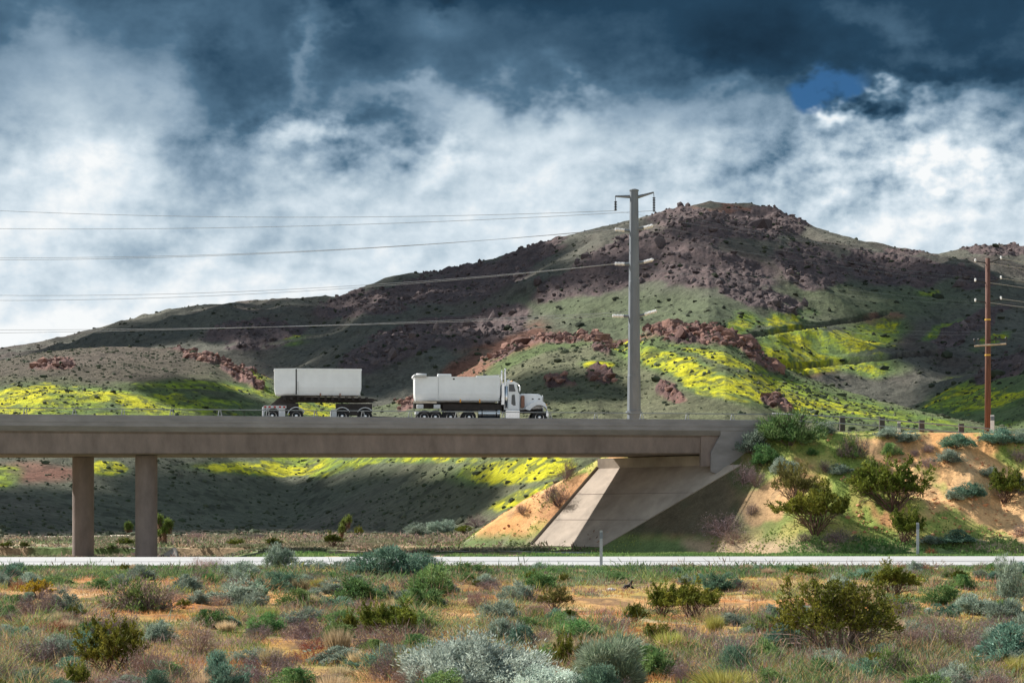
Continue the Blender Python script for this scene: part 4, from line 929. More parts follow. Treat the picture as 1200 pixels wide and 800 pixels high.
P_('dead', 1108, 800, 50, 30, 'dry shrub at the bottom edge below the purple-brown one')
P_('green', 1150, 800, 34, 20, 'low green brush at the bottom edge in the right corner')
P_('dead', 850, 778, 62, 42, 'large fuzzy dark purple-grey dry shrub between the rounded brush and the biggest creosote')
P_('green', 896, 775, 32, 26, 'green brush right of the fuzzy purple-grey shrub')
P_('tuft', 785, 762, 28, 26, 'pale yellow-green grass clump left of the fuzzy purple-grey shrub')
P_('tuft', 838, 741, 18, 24, 'narrow yellow-green grass clump above the fuzzy purple-grey shrub')
P_('creo', 776, 722, 34, 38, 'left one of two tall olive creosotes in the middle of the scrub')
P_('creo', 812, 724, 48, 42, 'right, wider one of two tall olive creosotes in the middle of the scrub')
P_('creo', 742, 732, 22, 24, 'small olive creosote left of the two tall ones')
P_('creo', 768, 756, 30, 26, 'small olive creosote below the two tall ones')
P_('dead', 720, 740, 40, 24, 'purple dry shrub left of the small olive creosote')
P_('dead', 800, 748, 40, 24, 'purple dry shrub under the wider tall creosote')
P_('creo', 663, 785, 22, 42, 'narrow upright olive creosote left of the fuzzy rounded brush')
P_('creo', 685, 780, 24, 32, 'second olive creosote, touching the fuzzy rounded brush on its left')
P_('green', 640, 785, 36, 28, 'pale green brush between the wide silver brush and the narrow upright creosote')
P_('green', 655, 740, 24, 22, 'dark green brush above the narrow upright creosote')
P_('brown', 650, 716, 32, 28, 'olive-brown bush near the centre, right of the grey sagebrush')
P_('green', 637, 692, 36, 20, 'green brush just in front of the road, behind the olive-brown bush')
P_('sage', 608, 704, 36, 22, 'grey sagebrush left of the olive-brown bush')
P_('green', 720, 682, 26, 13, 'round green brush near the road, below the taller grey marker post')
P_('teal', 845, 692, 38, 20, 'teal-green brush near the road right of the two tall creosotes')
P_('dead', 870, 692, 26, 16, 'purple dry shrub touching the teal-green brush near the road')
P_('red', 885, 691, 14, 10, 'tiny reddish weed right of the purple dry shrub near the road')
P_('sage', 876, 744, 20, 12, 'small pale blue-green brush above the green brush')
P_('dead', 800, 800, 34, 30, 'dark dry shrub at the bottom edge right of the fuzzy rounded brush')
P_('green', 768, 792, 44, 34, 'tangled green brush right of the fuzzy rounded brush')
P_('tuft', 850, 808, 60, 26, 'pale grass clump at the bottom edge below the fuzzy purple-grey shrub')
P_('green', 900, 808, 40, 24, 'bright green brush at the bottom edge left of the round green one')
P_('teal', 452, 677, 72, 34, 'big dark teal sagebrush overlapping the road, left half of the large cluster')
P_('teal', 496, 674, 50, 24, 'dark teal sagebrush overlapping the road, right half of the large cluster')
P_('dead', 458, 652, 20, 14, 'small dry shrub poking above the large teal cluster')
P_('sage', 412, 672, 38, 18, 'pale sagebrush left of the large teal cluster')
P_('sage', 330, 668, 32, 28, 'tall grey sagebrush standing against the road left of the teal cluster')
P_('sage', 370, 671, 40, 14, 'low grey sagebrush between the tall grey one and the pale one')
P_('green', 510, 698, 48, 34, 'large dark green brush in front of the teal cluster')
P_('green', 547, 673, 42, 14, 'low green brush at the road right of the teal cluster')
P_('teal', 328, 694, 42, 22, 'round teal-green brush below the tall grey sagebrush')
P_('sage', 386, 697, 32, 18, 'small grey sagebrush with dry heart, below the low grey one')
P_('green', 420, 706, 46, 28, 'bright green-grey brush left of the large dark green brush')
P_('green', 352, 712, 38, 22, 'green brush below the round teal-green one')
P_('dead', 482, 697, 34, 22, 'purple dry shrub left of the large dark green brush')
P_('green', 498, 714, 46, 24, 'green brush below the large dark green brush')
P_('dead', 578, 692, 40, 16, 'purplish dry shrub near the road right of the large dark green brush')
P_('creo', 408, 748, 20, 32, 'leftmost, yellowish one of three olive creosotes left of centre')
P_('creo', 436, 746, 34, 40, 'middle one of three olive creosotes left of centre')
P_('creo', 468, 746, 42, 40, 'rightmost and widest one of three olive creosotes left of centre')
P_('straw', 396, 765, 26, 32, 'pale whitish dry grass clump at the left foot of the three olive creosotes')
P_('dead', 365, 750, 56, 32, 'spreading purple dry shrub left of the three olive creosotes')
P_('dead', 420, 762, 34, 20, 'dark dry shrub in front of the three olive creosotes')
P_('green', 494, 738, 36, 22, 'green brush right of the three olive creosotes')
P_('dead', 500, 750, 30, 20, 'purple dry shrub below that green brush')
P_('dead', 458, 800, 48, 40, 'bristly grey dry shrub at the bottom left of the wide silver brush')
P_('creo', 485, 788, 34, 28, 'olive-brown creosote at the left edge of the wide silver brush')
P_('dead', 520, 772, 32, 24, 'purple dry shrub above the wide silver brush')
P_('sage', 586, 728, 40, 24, 'grey sagebrush above the wide silver brush')
P_('green', 345, 806, 56, 24, 'bright green brush at the bottom edge left of the bristly dry shrub')
P_('dead', 315, 800, 60, 40, 'dark purple dry shrub at the bottom edge left of the bright green brush')
P_('mix', 165, 717, 58, 38, 'large yellow-green shrub with twiggy underside in the left scrub')
P_('green', 119, 690, 24, 15, 'small round dark green brush left of the large yellow-green shrub')
P_('sage', 141, 687, 24, 14, 'small sagebrush right of the small round dark green brush')
P_('sage', 165, 681, 38, 18, 'sagebrush behind the large yellow-green shrub near the road')
P_('ochre', 45, 700, 32, 20, 'orange-yellow bush near the left photo edge')
P_('dead', 46, 722, 54, 34, 'purple dry shrub in front of the orange-yellow bush')
P_('dead', 14, 729, 24, 16, 'small purple dry shrub at the left photo edge')
P_('sage', 74, 719, 30, 28, 'grey-green brush right of the purple shrub in front of the orange-yellow bush')
P_('green', 12, 712, 30, 16, 'green brush at the left photo edge beside the purple shrub')
P_('dead', 52, 783, 60, 42, 'large purple-brown dry shrub in the lower left foreground')
P_('sage', 76, 764, 34, 20, 'grey brush just behind the large purple-brown dry shrub')
P_('dead', 120, 748, 44, 32, 'left purple dry shrub behind the tall olive creosote at left')
P_('dead', 148, 744, 34, 30, 'right purple dry shrub behind the tall olive creosote at left')
P_('creo', 128, 794, 66, 66, 'tall ragged olive creosote in the left foreground')
P_('dead', 148, 784, 46, 34, 'purple dry shrub in front of the tall ragged creosote')
P_('creo', 88, 806, 24, 30, 'small olive creosote at the bottom edge left of the tall ragged one')
P_('sage', 186, 752, 30, 24, 'small teal-grey brush right of the tall ragged creosote')
P_('pink', 176, 800, 46, 50, 'thin reddish-brown twiggy shrub right of the tall ragged creosote')
P_('pink', 228, 768, 48, 44, 'reddish twiggy shrub above the round teal brush')
P_('teal', 253, 793, 34, 30, 'round teal brush in the lower left foreground')
P_('dead', 222, 800, 46, 26, 'purple dry shrub left of the round teal brush')
P_('green', 204, 798, 28, 22, 'pale green brush at the bottom between twiggy shrubs')
P_('pink', 234, 668, 36, 15, 'left pinkish-grey dry shrub overlapping the road')
P_('pink', 256, 668, 22, 14, 'right, darker pinkish-grey dry shrub overlapping the road')
P_('sage', 281, 677, 42, 18, 'grey-green sagebrush below the pinkish shrubs at the road')
P_('green', 247, 685, 26, 13, 'small green brush below the pinkish shrubs')
P_('sage', 218, 694, 28, 20, 'small sagebrush left of the small green brush below the pinkish shrubs')
P_('sage', 276, 707, 48, 26, 'greyish brush in the left scrub below the sagebrush near the road')
P_('dead', 288, 700, 34, 18, 'purple dry shrub beside the greyish brush')
P_('teal', 14, 681, 40, 18, 'sagebrush at the left photo edge just below the road')
P_('green', 60, 684, 46, 10, 'low green mat of brush near the road at left')
P_('dead', 290, 810, 56, 30, 'brown dry shrub at the bottom edge left of the dark purple one')
P_('dead', 6, 800, 30, 30, 'purple dry shrub in the bottom left corner')
P_('red', 706, 719, 14, 8, 'small rusty weed near the black bent branch')
P_('red', 1075, 679, 12, 7, 'bright rusty weed near the road right of the brownish creosote')
# --- the bank
P_('green', 925, 522, 52, 35, 'large grey-green brush at the end of the bridge wall, on top of the bank')
P_('sage', 968, 508, 22, 13, 'small grey brush at the guard rail right of the large bank-top brush')
P_('mix', 1000, 537, 26, 26, 'yellow-green bush near the top of the sandy bank')
P_('green', 951, 533, 11, 8, 'tiny green brush on bare sand near the top of the bank')
P_('sage', 1040, 513, 24, 12, 'left grey brush of the pair under the guard rail')
P_('sage', 1062, 518, 24, 12, 'right grey brush of the pair under the guard rail')
P_('green', 1043, 535, 20, 14, 'round green-grey brush below the pair under the guard rail')
P_('dead', 1073, 534, 13, 9, 'tiny dark shrub left of two grey brushes on the upper bank')
P_('dead', 1088, 531, 13, 11, 'small purple shrub on the upper bank under the third rail post')
P_('teal', 1121, 526, 34, 15, 'wide teal brush below the guard rail on the upper bank')
P_('sage', 1112, 543, 30, 14, 'teal-grey brush just below the wide teal brush')
P_('dead', 1086, 547, 26, 12, 'purple-grey brush left of the teal-grey brush on the upper bank')
P_('teal', 1173, 522, 38, 16, 'rounded teal brush in front of the wooden pole and white marker')
P_('sage', 1194, 520, 20, 14, 'green-grey brush at the right photo edge on top of the bank')
P_('dead', 1193, 540, 24, 15, 'purple-grey brush at the right photo edge below the bank top')
P_('brown', 932, 592, 40, 46, 'tall brown-stemmed bush, upper left one on the sandy bank')
P_('sage', 922, 558, 30, 20, 'grey-green brush behind the brown-stemmed bush on the bank')
P_('creo', 955, 624, 60, 54, 'dark olive creosote low on the bank, left of the big spreading one')
P_('dead', 968, 555, 17, 14, 'small purple-grey brush in the middle of the bare sand')
P_('sage', 985, 556, 24, 11, 'low grey-green brush right of the small purple-grey one on bare sand')
P_('creo', 1046, 598, 76, 56, 'big spreading creosote in the middle of the sandy bank')
P_('creo', 1060, 636, 38, 38, 'upright olive creosote at the foot of the bank under the big spreading one')
P_('teal', 1136, 584, 28, 16, 'right half of a teal brush pair on the right of the bank')
P_('sage', 1121, 585, 24, 13, 'left half of a teal brush pair on the right of the bank')
P_('creo', 1177, 589, 38, 38, 'olive creosote near the right photo edge on the bank')
P_('sage', 1195, 580, 16, 24, 'grey brush at the right photo edge behind the bank creosote')
P_('dead', 848, 630, 46, 26, 'wide purple-grey dry shrub at the foot of the bank in front of the shadow')
P_('pink', 862, 636, 34, 15, 'pale grey dry shrub just in front of the wide purple-grey one')
P_('dead', 872, 566, 26, 24, 'left purple-grey shrub at the edge of the bridge shadow')
P_('dead', 886, 572, 22, 20, 'right purple-grey shrub at the edge of the bridge shadow')
P_('dead', 882, 604, 17, 14, 'small brown dry shrub on the bank above the wide purple-grey one')
P_('green', 895, 545, 30, 22, 'green brush under the wing wall at the top of the shaded bank')
P_('sage', 884, 532, 28, 26, 'grey brush against the wing wall, left of the large bank-top brush')
P_('dead', 984, 636, 36, 17, 'purple dry shrub at the foot of the bank under the dark olive creosote')
P_('dead', 942, 634, 20, 12, 'small dry shrub at the foot of the bank left of the purple one')
P_('teal', 1122, 637, 32, 14, 'teal brush at the foot of the bank right of the grey marker post')
P_('sage', 1090, 637, 26, 9, 'low grey brush directly right of the grey marker post below the bank')
P_('red', 1091, 649, 13, 8, 'rusty round weed in the green verge right of the grey marker post')
P_('dead', 1196, 628, 16, 15, 'dry shrub at the right photo edge at the foot of the bank')
P_('brown', 1010, 578, 30, 28, 'brown twiggy bush touching the big spreading bank creosote on its left')
P_('sage', 1160, 560, 20, 12, 'small grey brush on the bank left of the right-edge creosote')
P_('dead', 655, 593, 38, 24, 'dark red-brown dry shrub on the sandy slope left of the abutment')
P_('dead', 613, 602, 18, 12, 'small brown shrub on the sandy slope, left of the dark red-brown one')
P_('dead', 663, 562, 30, 22, 'purple-grey shrub near the top of the sandy slope, left of the abutment')
P_('dead', 560, 618, 30, 14, 'purplish shrub at the foot of the sandy slope')
P_('sage', 520, 625, 30, 14, 'dark grey-green shrub left of the foot of the sandy slope')
P_('sage', 488, 628, 28, 14, 'grey-green shrub on the flat right of the far joshua tree')
P_('creo', 390, 641, 22, 16, 'olive bush on the flat beside the far joshua tree')
P_('creo', 420, 628, 9, 11, 'small dark bush right of the far joshua tree')
P_('creo', 148, 640, 20, 10, 'low olive bush between the two bridge columns')
P_('green', 130, 643, 10, 6, 'tiny green bush right of the left bridge column')
P_('creo', 8, 643, 14, 8, 'dark bush on the flat at the left photo edge')
P_('creo', 28, 643, 13, 7, 'second dark bush on the flat near the left photo edge')
P_('creo', 278, 640, 18, 9, 'olive bush on the flat right of the right bridge column')
P_('creo', 318, 640, 16, 10, 'olive bush on the flat left of the far joshua tree')
P_('pink', 228, 632, 24, 9, 'pinkish dry shrub on the flat right of the joshua tree')
P_('dead', 300, 632, 22, 8, 'dry shrub on the flat midway between column and far joshua tree')
P_('creo', 545, 626, 18, 10, 'olive bush on the flat near the foot of the sandy slope')
anchors = []
for key, px, py, w, h, lab in PL:
    q = hit(px, min(py, 900), ymin=20)
    if q is None: print('no hit', lab); continue
    k_ = q.y/F
    t = plant(key, (q.x, q.y, q.z-.05), w*k_*1.1, h*k_*1.08); t['label'] = lab; anchors.append((px, py, lab, q))
    if len(lab.split()) > 16: print('LONG', lab)
# --- the many small ones in between, each described by the landmark next to it
short = {'sage': 'small grey-green brush', 'teal': 'small teal brush', 'green': 'small green brush', 'dead': 'small purple-grey dry shrub', 'pink': 'small reddish dry shrub', 'mix': 'small half-dry green shrub', 'creo': 'small olive bush', 'tuft': 'small yellow-green grass clump', 'straw': 'small straw-coloured grass clump', 'red': 'small rusty weed', 'brown': 'small brown bush'}
land = [(560, 760, 'the wide silver brush'), (714, 775, 'the fuzzy rounded brush'), (980, 725, 'the biggest creosote bush'), (1047, 680, 'the brownish creosote bush'), (1184, 755, 'the wide right-edge green brush'),
        (850, 755, 'the fuzzy purple-grey shrub'), (795, 700, 'the two tall creosotes'), (650, 700, 'the olive-brown central bush'), (704, 655, 'the taller grey marker post'), (470, 655, 'the large teal cluster'),
        (510, 680, 'the large dark green brush'), (436, 725, 'the three olive creosotes'), (165, 698, 'the large yellow-green shrub'), (45, 690, 'the orange-yellow bush'), (52, 762, 'the large purple-brown shrub'), (128, 760, 'the tall ragged creosote'),
        (253, 780, 'the round teal brush'), (245, 660, 'the pinkish roadside shrubs'), (330, 655, 'the tall grey roadside sagebrush'), (1170, 712, 'the pale stone'), (1106, 710, 'the two green brushes'), (315, 780, 'the dark purple bottom-edge shrub')]
used = {}; cnt = 0; tries = 0
keys = ['dead']*34+['green']*22+['sage']*26+['teal']*14+['pink']*16+['mix']*7+['creo']*7+['straw']*9+['tuft']*5+['red']*5
occ = [(a[0], a[1]) for a in anchors]
ordw = ['', 'second ', 'third ', 'fourth ', 'fifth ', 'sixth ']
while cnt < 265 and tries < 9000:
    tries += 1
    px = random.uniform(-15, 1215); py = 668+150*random.random()**1.05
    if min((px-a)**2+((py-b)*1.8)**2 for a, b in occ) < (6.5+.075*(py-660))**2: continue
    if fbm(np.array([px/90.]), np.array([py/35.]), 2, 5)[0] < .40: continue
    key = random.choice(keys); q = hit(px, py, 20)
    if q is None: continue
    lx, ly, ln = min(land, key=lambda L: (L[0]-px)**2+((L[1]-py)*1.5)**2)
    dx, dy = px-lx, (py-ly)*1.5
    ang = math.degrees(math.atan2(-dy, dx)) % 360
    dr = ['right of', 'behind and right of', 'behind', 'behind and left of', 'left of', 'in front and left of', 'in front of', 'in front and right of'][int(((ang+22.5) % 360)//45)]
    base = '%s, %s %s' % (short[key], dr, ln)
    nn_ = used.get(base, 0)
    if nn_ >= 1: continue
    used[base] = nn_+1
    k_ = q.y/F; sc = random.uniform(.7, 1.3); w = (18+.19*(py-660))*sc; h = w*random.uniform(.42, .72)
    if key in ('tuft', 'straw', 'creo'): w *= .7
    t = plant(key, (q.x, q.y, q.z-.04), w*k_, h*k_); t['label'] = base; t['group'] = 'small shrubs and weeds between the named bushes'
    occ.append((px, py)); cnt += 1
print('small shrubs', cnt)
# joshua trees
def joshua(px, py, hpx, seed, label, lean=0, arms=4):
    q = hit(px, py, 130); r = random.Random(seed); k_ = q.y/F; H_ = hpx*k_
    t = empty('joshua_tree', (q.x, q.y, q.z-.1)); tag(t, label, 'joshua tree')
    m = MB(); heads = []; top = Vector((lean*H_*.4, 0, H_*.5)); m.tube([(0, 0, 0), (lean*H_*.15, 0, H_*.25), top], [.24, .17, .15], 8)
    for i in range(arms):
        a = 6.28*i/arms+r.uniform(-.4, .4); e = top+Vector((math.cos(a)*H_*.15, math.sin(a)*H_*.14, H_*r.uniform(-.12, .40))); mid = top.lerp(e, .5)+Vector((math.cos(a)*.12, math.sin(a)*.12, 0))
        m.tube([top-Vector((0, 0, .15)), mid, e], [.15, .13, .11], 7); heads.append(e)
        f = e-(e-mid)*.2
    m.build('trunk', M['yucca_bark'], t, smooth=True)
    rr = np.random.default_rng(seed); P = []; D = []
    for e in heads:
        n_ = 420; d = unit(rr.normal(size=(n_, 3))+np.array([0, 0, .55])); P.append(np.array(e)[None]+rr.normal(size=(n_, 3))*np.array([.06, .06, .12])); D.append(d)
    P = np.concatenate(P); D = np.concatenate(D)
    V, Fq, Cl = leaves(P, D, rr.uniform(.28, .48, len(P)), .06*np.ones(len(P)), C_(.15, .20, .05)[None]*rr.uniform(.6, 1.5, (len(P), 1)), rr)
    np_mesh('spiky_leaves', V, Fq, M['leaf'], t, colors=Cl)
    P2 = []; D2 = []
    for e in heads:
        n_ = 160; P2.append(np.array(e)[None]+rr.normal(size=(n_, 3))*.07-np.array([0, 0, .35])*rr.random((n_, 1))*1.6); D2.append(unit(rr.normal(size=(n_, 3))-np.array([0, 0, 1.2])))
    P2 = np.concatenate(P2); D2 = np.concatenate(D2); V, Fq, Cl = leaves(P2, D2, .3*np.ones(len(P2)), .05*np.ones(len(P2)), C_(.25, .14, .10)[None]*rr.uniform(.6, 1.4, (len(P2), 1)), rr)
    np_mesh('dead_leaves', V, Fq, M['leaf'], t, colors=Cl)
joshua(193, 640, 40, 3, 'bushy joshua tree with shaggy brown trunk just right of the right bridge column', 0, 5)
joshua(151, 627, 14, 5, 'small dark joshua tree seen between the two bridge columns', 0, 4)
joshua(398, 634, 30, 8, 'leaning joshua tree with two drooping heads far off in mid scene', .5, 3)
# stones, bent branch
def stone(px, py, w, h, label, mat='palerock', seed=1):
    q = hit(px, py); k_ = q.y/F; r = random.Random(seed); m = MB(); rings = []
    for i in range(6):
        a = math.pi*i/5; rings.append([(math.cos(b)*math.sin(max(a, .12))*w*k_/2*(1+r.uniform(-.18, .18)), math.sin(b)*math.sin(max(a, .12))*w*k_/2*(1+r.uniform(-.18, .18)), -math.cos(a)*h*k_*.6+h*k_*.3) for b in [6.283*j/9 for j in range(9)]])
    m.loft(rings); o = m.build('stone', M[mat], None); o.location = q; tag(o, label, 'stone'); return o
stone(1172, 716, 14, 7, 'pale stone lying among the scrub near the right photo edge', seed=2)
stone(1088, 716, 9, 5, 'small pale stone beside the two green brushes', seed=3)
stone(716, 692, 10, 4, 'small pale stone left of the black bent branch', seed=4)
q = hit(737, 690); k_ = q.y/F; m = MB(); m.tube([Vector((-8, 0, -1))*k_, Vector((-3, 0, 3))*k_, Vector((1, .5, 4))*k_, Vector((4, 0, 10))*k_], [.06, .08, .06, .03], 7); m.tube([Vector((0, 0, 4))*k_, Vector((5, 0, 1))*k_, Vector((8, 0, -1))*k_], [.05, .04, .02], 6)
o = m.build('bent_branch', solid('charred_wood', (.02, .018, .017), .9), None, smooth=True); o.location = q; tag(o, 'black bent dead branch sticking up among the scrub near the road', 'branch')
# --- ground cover: too many to count
def cover(name, n, rngY, pxr, fn_density, hgt, wdt, c0, c1, seed, label, lean=.35, k_per=1):
    r = np.random.default_rng(seed); y = 1/r.uniform(1/rngY[1], 1/rngY[0], n); px = r.uniform(pxr[0], pxr[1], n); x = (px-600)/F*y
    d = fn_density(x, y); keep = r.random(n) < d; x = x[keep]; y = y[keep]; n = len(x)
    if k_per > 1:
        x = np.repeat(x, k_per)+r.normal(size=n*k_per)*.07; y = np.repeat(y, k_per)+r.normal(size=n*k_per)*.07; n = n*k_per
    z = height(x, y); P = np.stack([x, y, z-.01], 1); D = unit(np.stack([r.normal(size=n)*lean, r.normal(size=n)*lean, np.ones(n)], 1))
    sc = np.clip(y/60., .6, 2.2)
    t = np.clip(fbm(x/1.5, y/2.5, 2, seed)[:, None]*1.4-.2+r.normal(size=(n, 1))*.15, 0, 1)
    V, Fq, Cl = leaves(P, D, hgt*r.uniform(.4, 1.3, n), wdt*sc*r.uniform(.7, 1.3, n), (C_(*c0)*(1-t)+C_(*c1)*t)*r.uniform(.7, 1.3, (n, 1)), r)
    o = np_mesh(name, V, Fq, M['leaf'], colors=Cl); tag(o, label, 'ground cover', kind='stuff'); return o
offroad = lambda x, y: ((y < 101.5) | (y > 126.5))
def inpave(x, y):
    q_ = [(6.65, 152.), (1.45, 157.8), (6.75, 162.), (17.2, 150.6)]; ok = np.ones(np.shape(x), bool)
    for (ax, ay), (bx, by) in zip(q_, q_[1:]+q_[:1]): ok &= ((bx-ax)*(y-ay)-(by-ay)*(x-ax)) < .7*math.hypot(bx-ax, by-ay)
    return ok
offdirt = lambda x, y: y < np.interp(x, DR[:, 0], DR[:, 1])-8
bankY = lambda x, y: offroad(x, y)
cover('green_grass', 46000, (34, 102), (-150, 1380), lambda x, y: ss(.56, .68, fbm(x/3., y/5., 4, 133))*.85, .13, .022, (.11, .19, .045), (.24, .30, .08), 201, 'low green grass and herbs between the shrubs', k_per=3)
cover('dry_grass', 58000, (33, 101), (-150, 1380), lambda x, y: ss(.40, .62, fbm(x/1.1, y/2., 4, 125))*.9, .16, .017, (.50, .22, .07), (.64, .44, .20), 202, 'short orange and straw dry grass over the foreground soil', lean=.6, k_per=3)
cover('low_scrub', 22000, (33, 101), (-150, 1380), lambda x, y: ss(.52, .7, fbm(x/2.2+9, y/3., 4, 137))*.9, .26, .016, (.25, .17, .15), (.34, .24, .20), 205, 'low purplish dry weeds covering the soil', lean=.7, k_per=6)
cover('verge_grass', 27000, (84, 103.4), (-150, 1380), lambda x, y: ss(.36, .52, fbm(x/3., y/5., 4, 133))*.9, .20, .03, (.10, .20, .06), (.26, .30, .12), 203, 'green grass strip on the near side of the white road', k_per=3)
cover('far_verge_grass', 50000, (126.5, 138.6), (180, 1240), lambda x, y: ss(.30, .5, fbm(x/3., y/5., 4, 133))*.9*(x > 8)+.5*(x <= 8)*ss(.4, .6, fbm(x/3., y/5., 4, 133)), .22, .045, (.12, .25, .07), (.27, .36, .12), 204, 'green grass verge between the white road and the bank', k_per=2)
cover('bank_grass', 30000, (139, 176), (500, 1240), lambda x, y: ss(.50, .62, fbm(x/3., y/5., 4, 133)*.6+fbm(x/12., y/16., 4, 129)*.4+ss(2.6, .8, embank(x, y))*.14-.14*(x < 6)-.03)*.7*(~inpave(x, y)), .16, .05, (.20, .31, .07), (.42, .42, .15), 206, 'patchy grass and weeds on the sandy bank', k_per=2)
cover('flat_scrub', 40000, (150, 290), (-40, 640), lambda x, y: ss(.40, .6, fbm(x/4., y/9., 3, 233))*(embank(x, y) < .4)*(height(x, y) < .5)*offdirt(x, y), .3, .09, (.20, .24, .12), (.40, .30, .24), 207, 'low mixed desert scrub on the flat beyond the bridge', lean=.8, k_per=4)
def clumps(name, n, per, rngY, fn_density, rad, hgt, wdt, cols, seed, label):
    r = np.random.default_rng(seed); y = 1/r.uniform(1/rngY[1], 1/rngY[0], n); x = (r.uniform(-150, 1380, n)-600)/F*y
    k = r.random(n) < fn_density(x, y); x = x[k]; y = y[k]; n = len(x); s = r.lognormal(0, .35, n); ci = r.integers(0, len(cols), n)
    s_ = np.repeat(s, per); a = r.uniform(0, 6.283, n*per); q = np.sqrt(r.random(n*per))*rad*s_
    X_ = np.repeat(x, per)+np.cos(a)*q*1.3; Y_2 = np.repeat(y, per)+np.sin(a)*q
    Z_2 = height(X_, Y_2)+r.random(n*per)**1.3*hgt*.65*s_*np.clip(1-q/(rad*s_*1.15), 0, 1)
    D = unit(np.stack([np.cos(a)*q/(rad*s_)*1.3, np.sin(a)*q/(rad*s_)*1.3, np.ones(n*per)*.9], 1)+r.normal(size=(n*per, 3))*.4)
    c = np.array([C_(*cc) for cc in cols])[np.repeat(ci, per)]*r.uniform(.5, 1.5, (n*per, 1)); sc = np.clip(np.repeat(y, per)/60., .6, 2.)
    V, Fq, Cl = leaves(np.stack([X_, Y_2, Z_2], 1), D, hgt*.45*s_*r.uniform(.5, 1.3, n*per), wdt*sc*r.uniform(.7, 1.3, n*per), c, r)
    return tag(np_mesh(name, V, Fq, M['leaf'], colors=Cl), label, 'ground cover', kind='stuff')
clumps('mixed_undergrowth', 5400, 70, (33, 101), lambda x, y: ss(.40, .58, fbm(x/5., y/8., 3, 401)), .34, .42, .016, [(.26, .18, .17), (.42, .26, .14), (.16, .25, .08), (.22, .30, .15), (.24, .15, .12), (.33, .34, .10), (.12, .20, .07), (.50, .36, .20), (.24, .30, .20)], 401, 'ragged intergrown low undergrowth of dry twigs and green herbs')
clumps('roadside_weeds', 1800, 60, (80, 103.2), lambda x, y: ss(.35, .55, fbm(x/5., y/8., 3, 405)), .45, .36, .024, [(.12, .22, .07), (.20, .26, .11), (.26, .20, .15), (.12, .19, .10)], 405, 'ragged weeds along the near edge of the road')
clumps('flat_undergrowth', 3000, 26, (150, 275), lambda x, y: ss(.38, .5, fbm(x/7., y/20., 3, 407))*(embank(x, y) < .2)*(height(x, y) < .6)*offdirt(x, y), .8, .5, .06, [(.28, .20, .15), (.16, .19, .10), (.36, .28, .18), (.12, .14, .07), (.22, .16, .14)], 407, 'ochre and olive scrub on the flat beyond the bridge')
# scrub dots on the hillsides
def blobs(name, n, Yr, pxr, fn, size, c0, c1, seed, label, mat='leaf', flat=.7, sub=1, zfn=None):
    r = np.random.default_rng(seed); y = r.uniform(Yr[0], Yr[1], n); px = r.uniform(pxr[0], pxr[1], n); x = (px-600)/F*y
    keep = r.random(n) < fn(x, y); x = x[keep]; y = y[keep]; n = len(x); z = surf(x, y)[0]
    import bmesh
    bm = bmesh.new(); bmesh.ops.create_icosphere(bm, subdivisions=sub, radius=1.); bv = np.array([v.co[:] for v in bm.verts]); bf = np.array([[v.index for v in f.verts] for f in bm.faces]); bm.free()
    s = size*r.lognormal(0, .5, n); V = bv[None]*(1+r.normal(size=(n, len(bv), 1))*.24)*s[:, None, None]*np.stack([r.uniform(.8, 1.4, n), r.uniform(.8, 1.2, n), flat*r.uniform(.8, 1.3, n)], 1)[:, None, :]
    V = V+np.stack([x, y, z+s*flat*.3], 1)[:, None]; Fq = (bf[None]+np.arange(n)[:, None, None]*len(bv)).reshape(-1, 3); t = r.random((n, 1, 1))
    Cl = np.broadcast_to((C_(*c0)*(1-t)+C_(*c1)*t)*r.uniform(.75, 1.25, (n, 1, 1)), V.shape).reshape(-1, 3)
    o = np_mesh(name, V.reshape(-1, 3), Fq, M[mat], colors=Cl); tag(o, label, 'hillside', kind='stuff'); return o
def fn_scrub(x, y): return (.35+.65*ss(.4, .6, fbm(x/20., y/30., 3, 301)))
blobs('hillside_scrub', 30000, (205, 560), (-40, 1240), fn_scrub, .14, (.075, .10, .055), (.16, .17, .11), 301, 'small dark shrubs dotted over the nearer hillsides')
blobs('far_hillside_scrub', 7000, (560, 1250), (-40, 1240), fn_scrub, .45, (.05, .06, .04), (.09, .095, .06), 302, 'dark scrub dotted over the mountain slopes')
blobs('soil_clods', 7000, (138, 168), (520, 1230), lambda x, y: (np.abs(x-13) > 10)*(embank(x, y) > .8)*(embank(x, y) < 8.6)*ss(.42, .6, fbm(x/2., y/2., 3, 311))*(~inpave(x, y)), .06, (.5, .27, .12), (.62, .40, .2), 311, 'crumbled orange soil and small stones on the sandy bank', sub=1)
M['rockm'] = attr_mat('rocks', (1.2, .7, 1.3), (6, .75, 1.25), bump=.6, bdist=.2, bscale=2.)
def rmask(x, y): 
    r_ = surf(x, y); return np.clip(r_[3]*1.1-.25, 0, 1)
blobs('boulders', 26000, (205, 560), (-40, 1240), rmask, .36, (.12, .07, .062), (.27, .15, .115), 303, 'red-brown broken boulders on the nearer hill crests', 'rockm', .8)
blobs('far_boulders', 17000, (620, 1320), (-40, 1240), rmask, .58, (.075, .06, .062), (.145, .112, .108), 304, 'dark red-brown crags and boulders high on the mountain', 'rockm', .9)
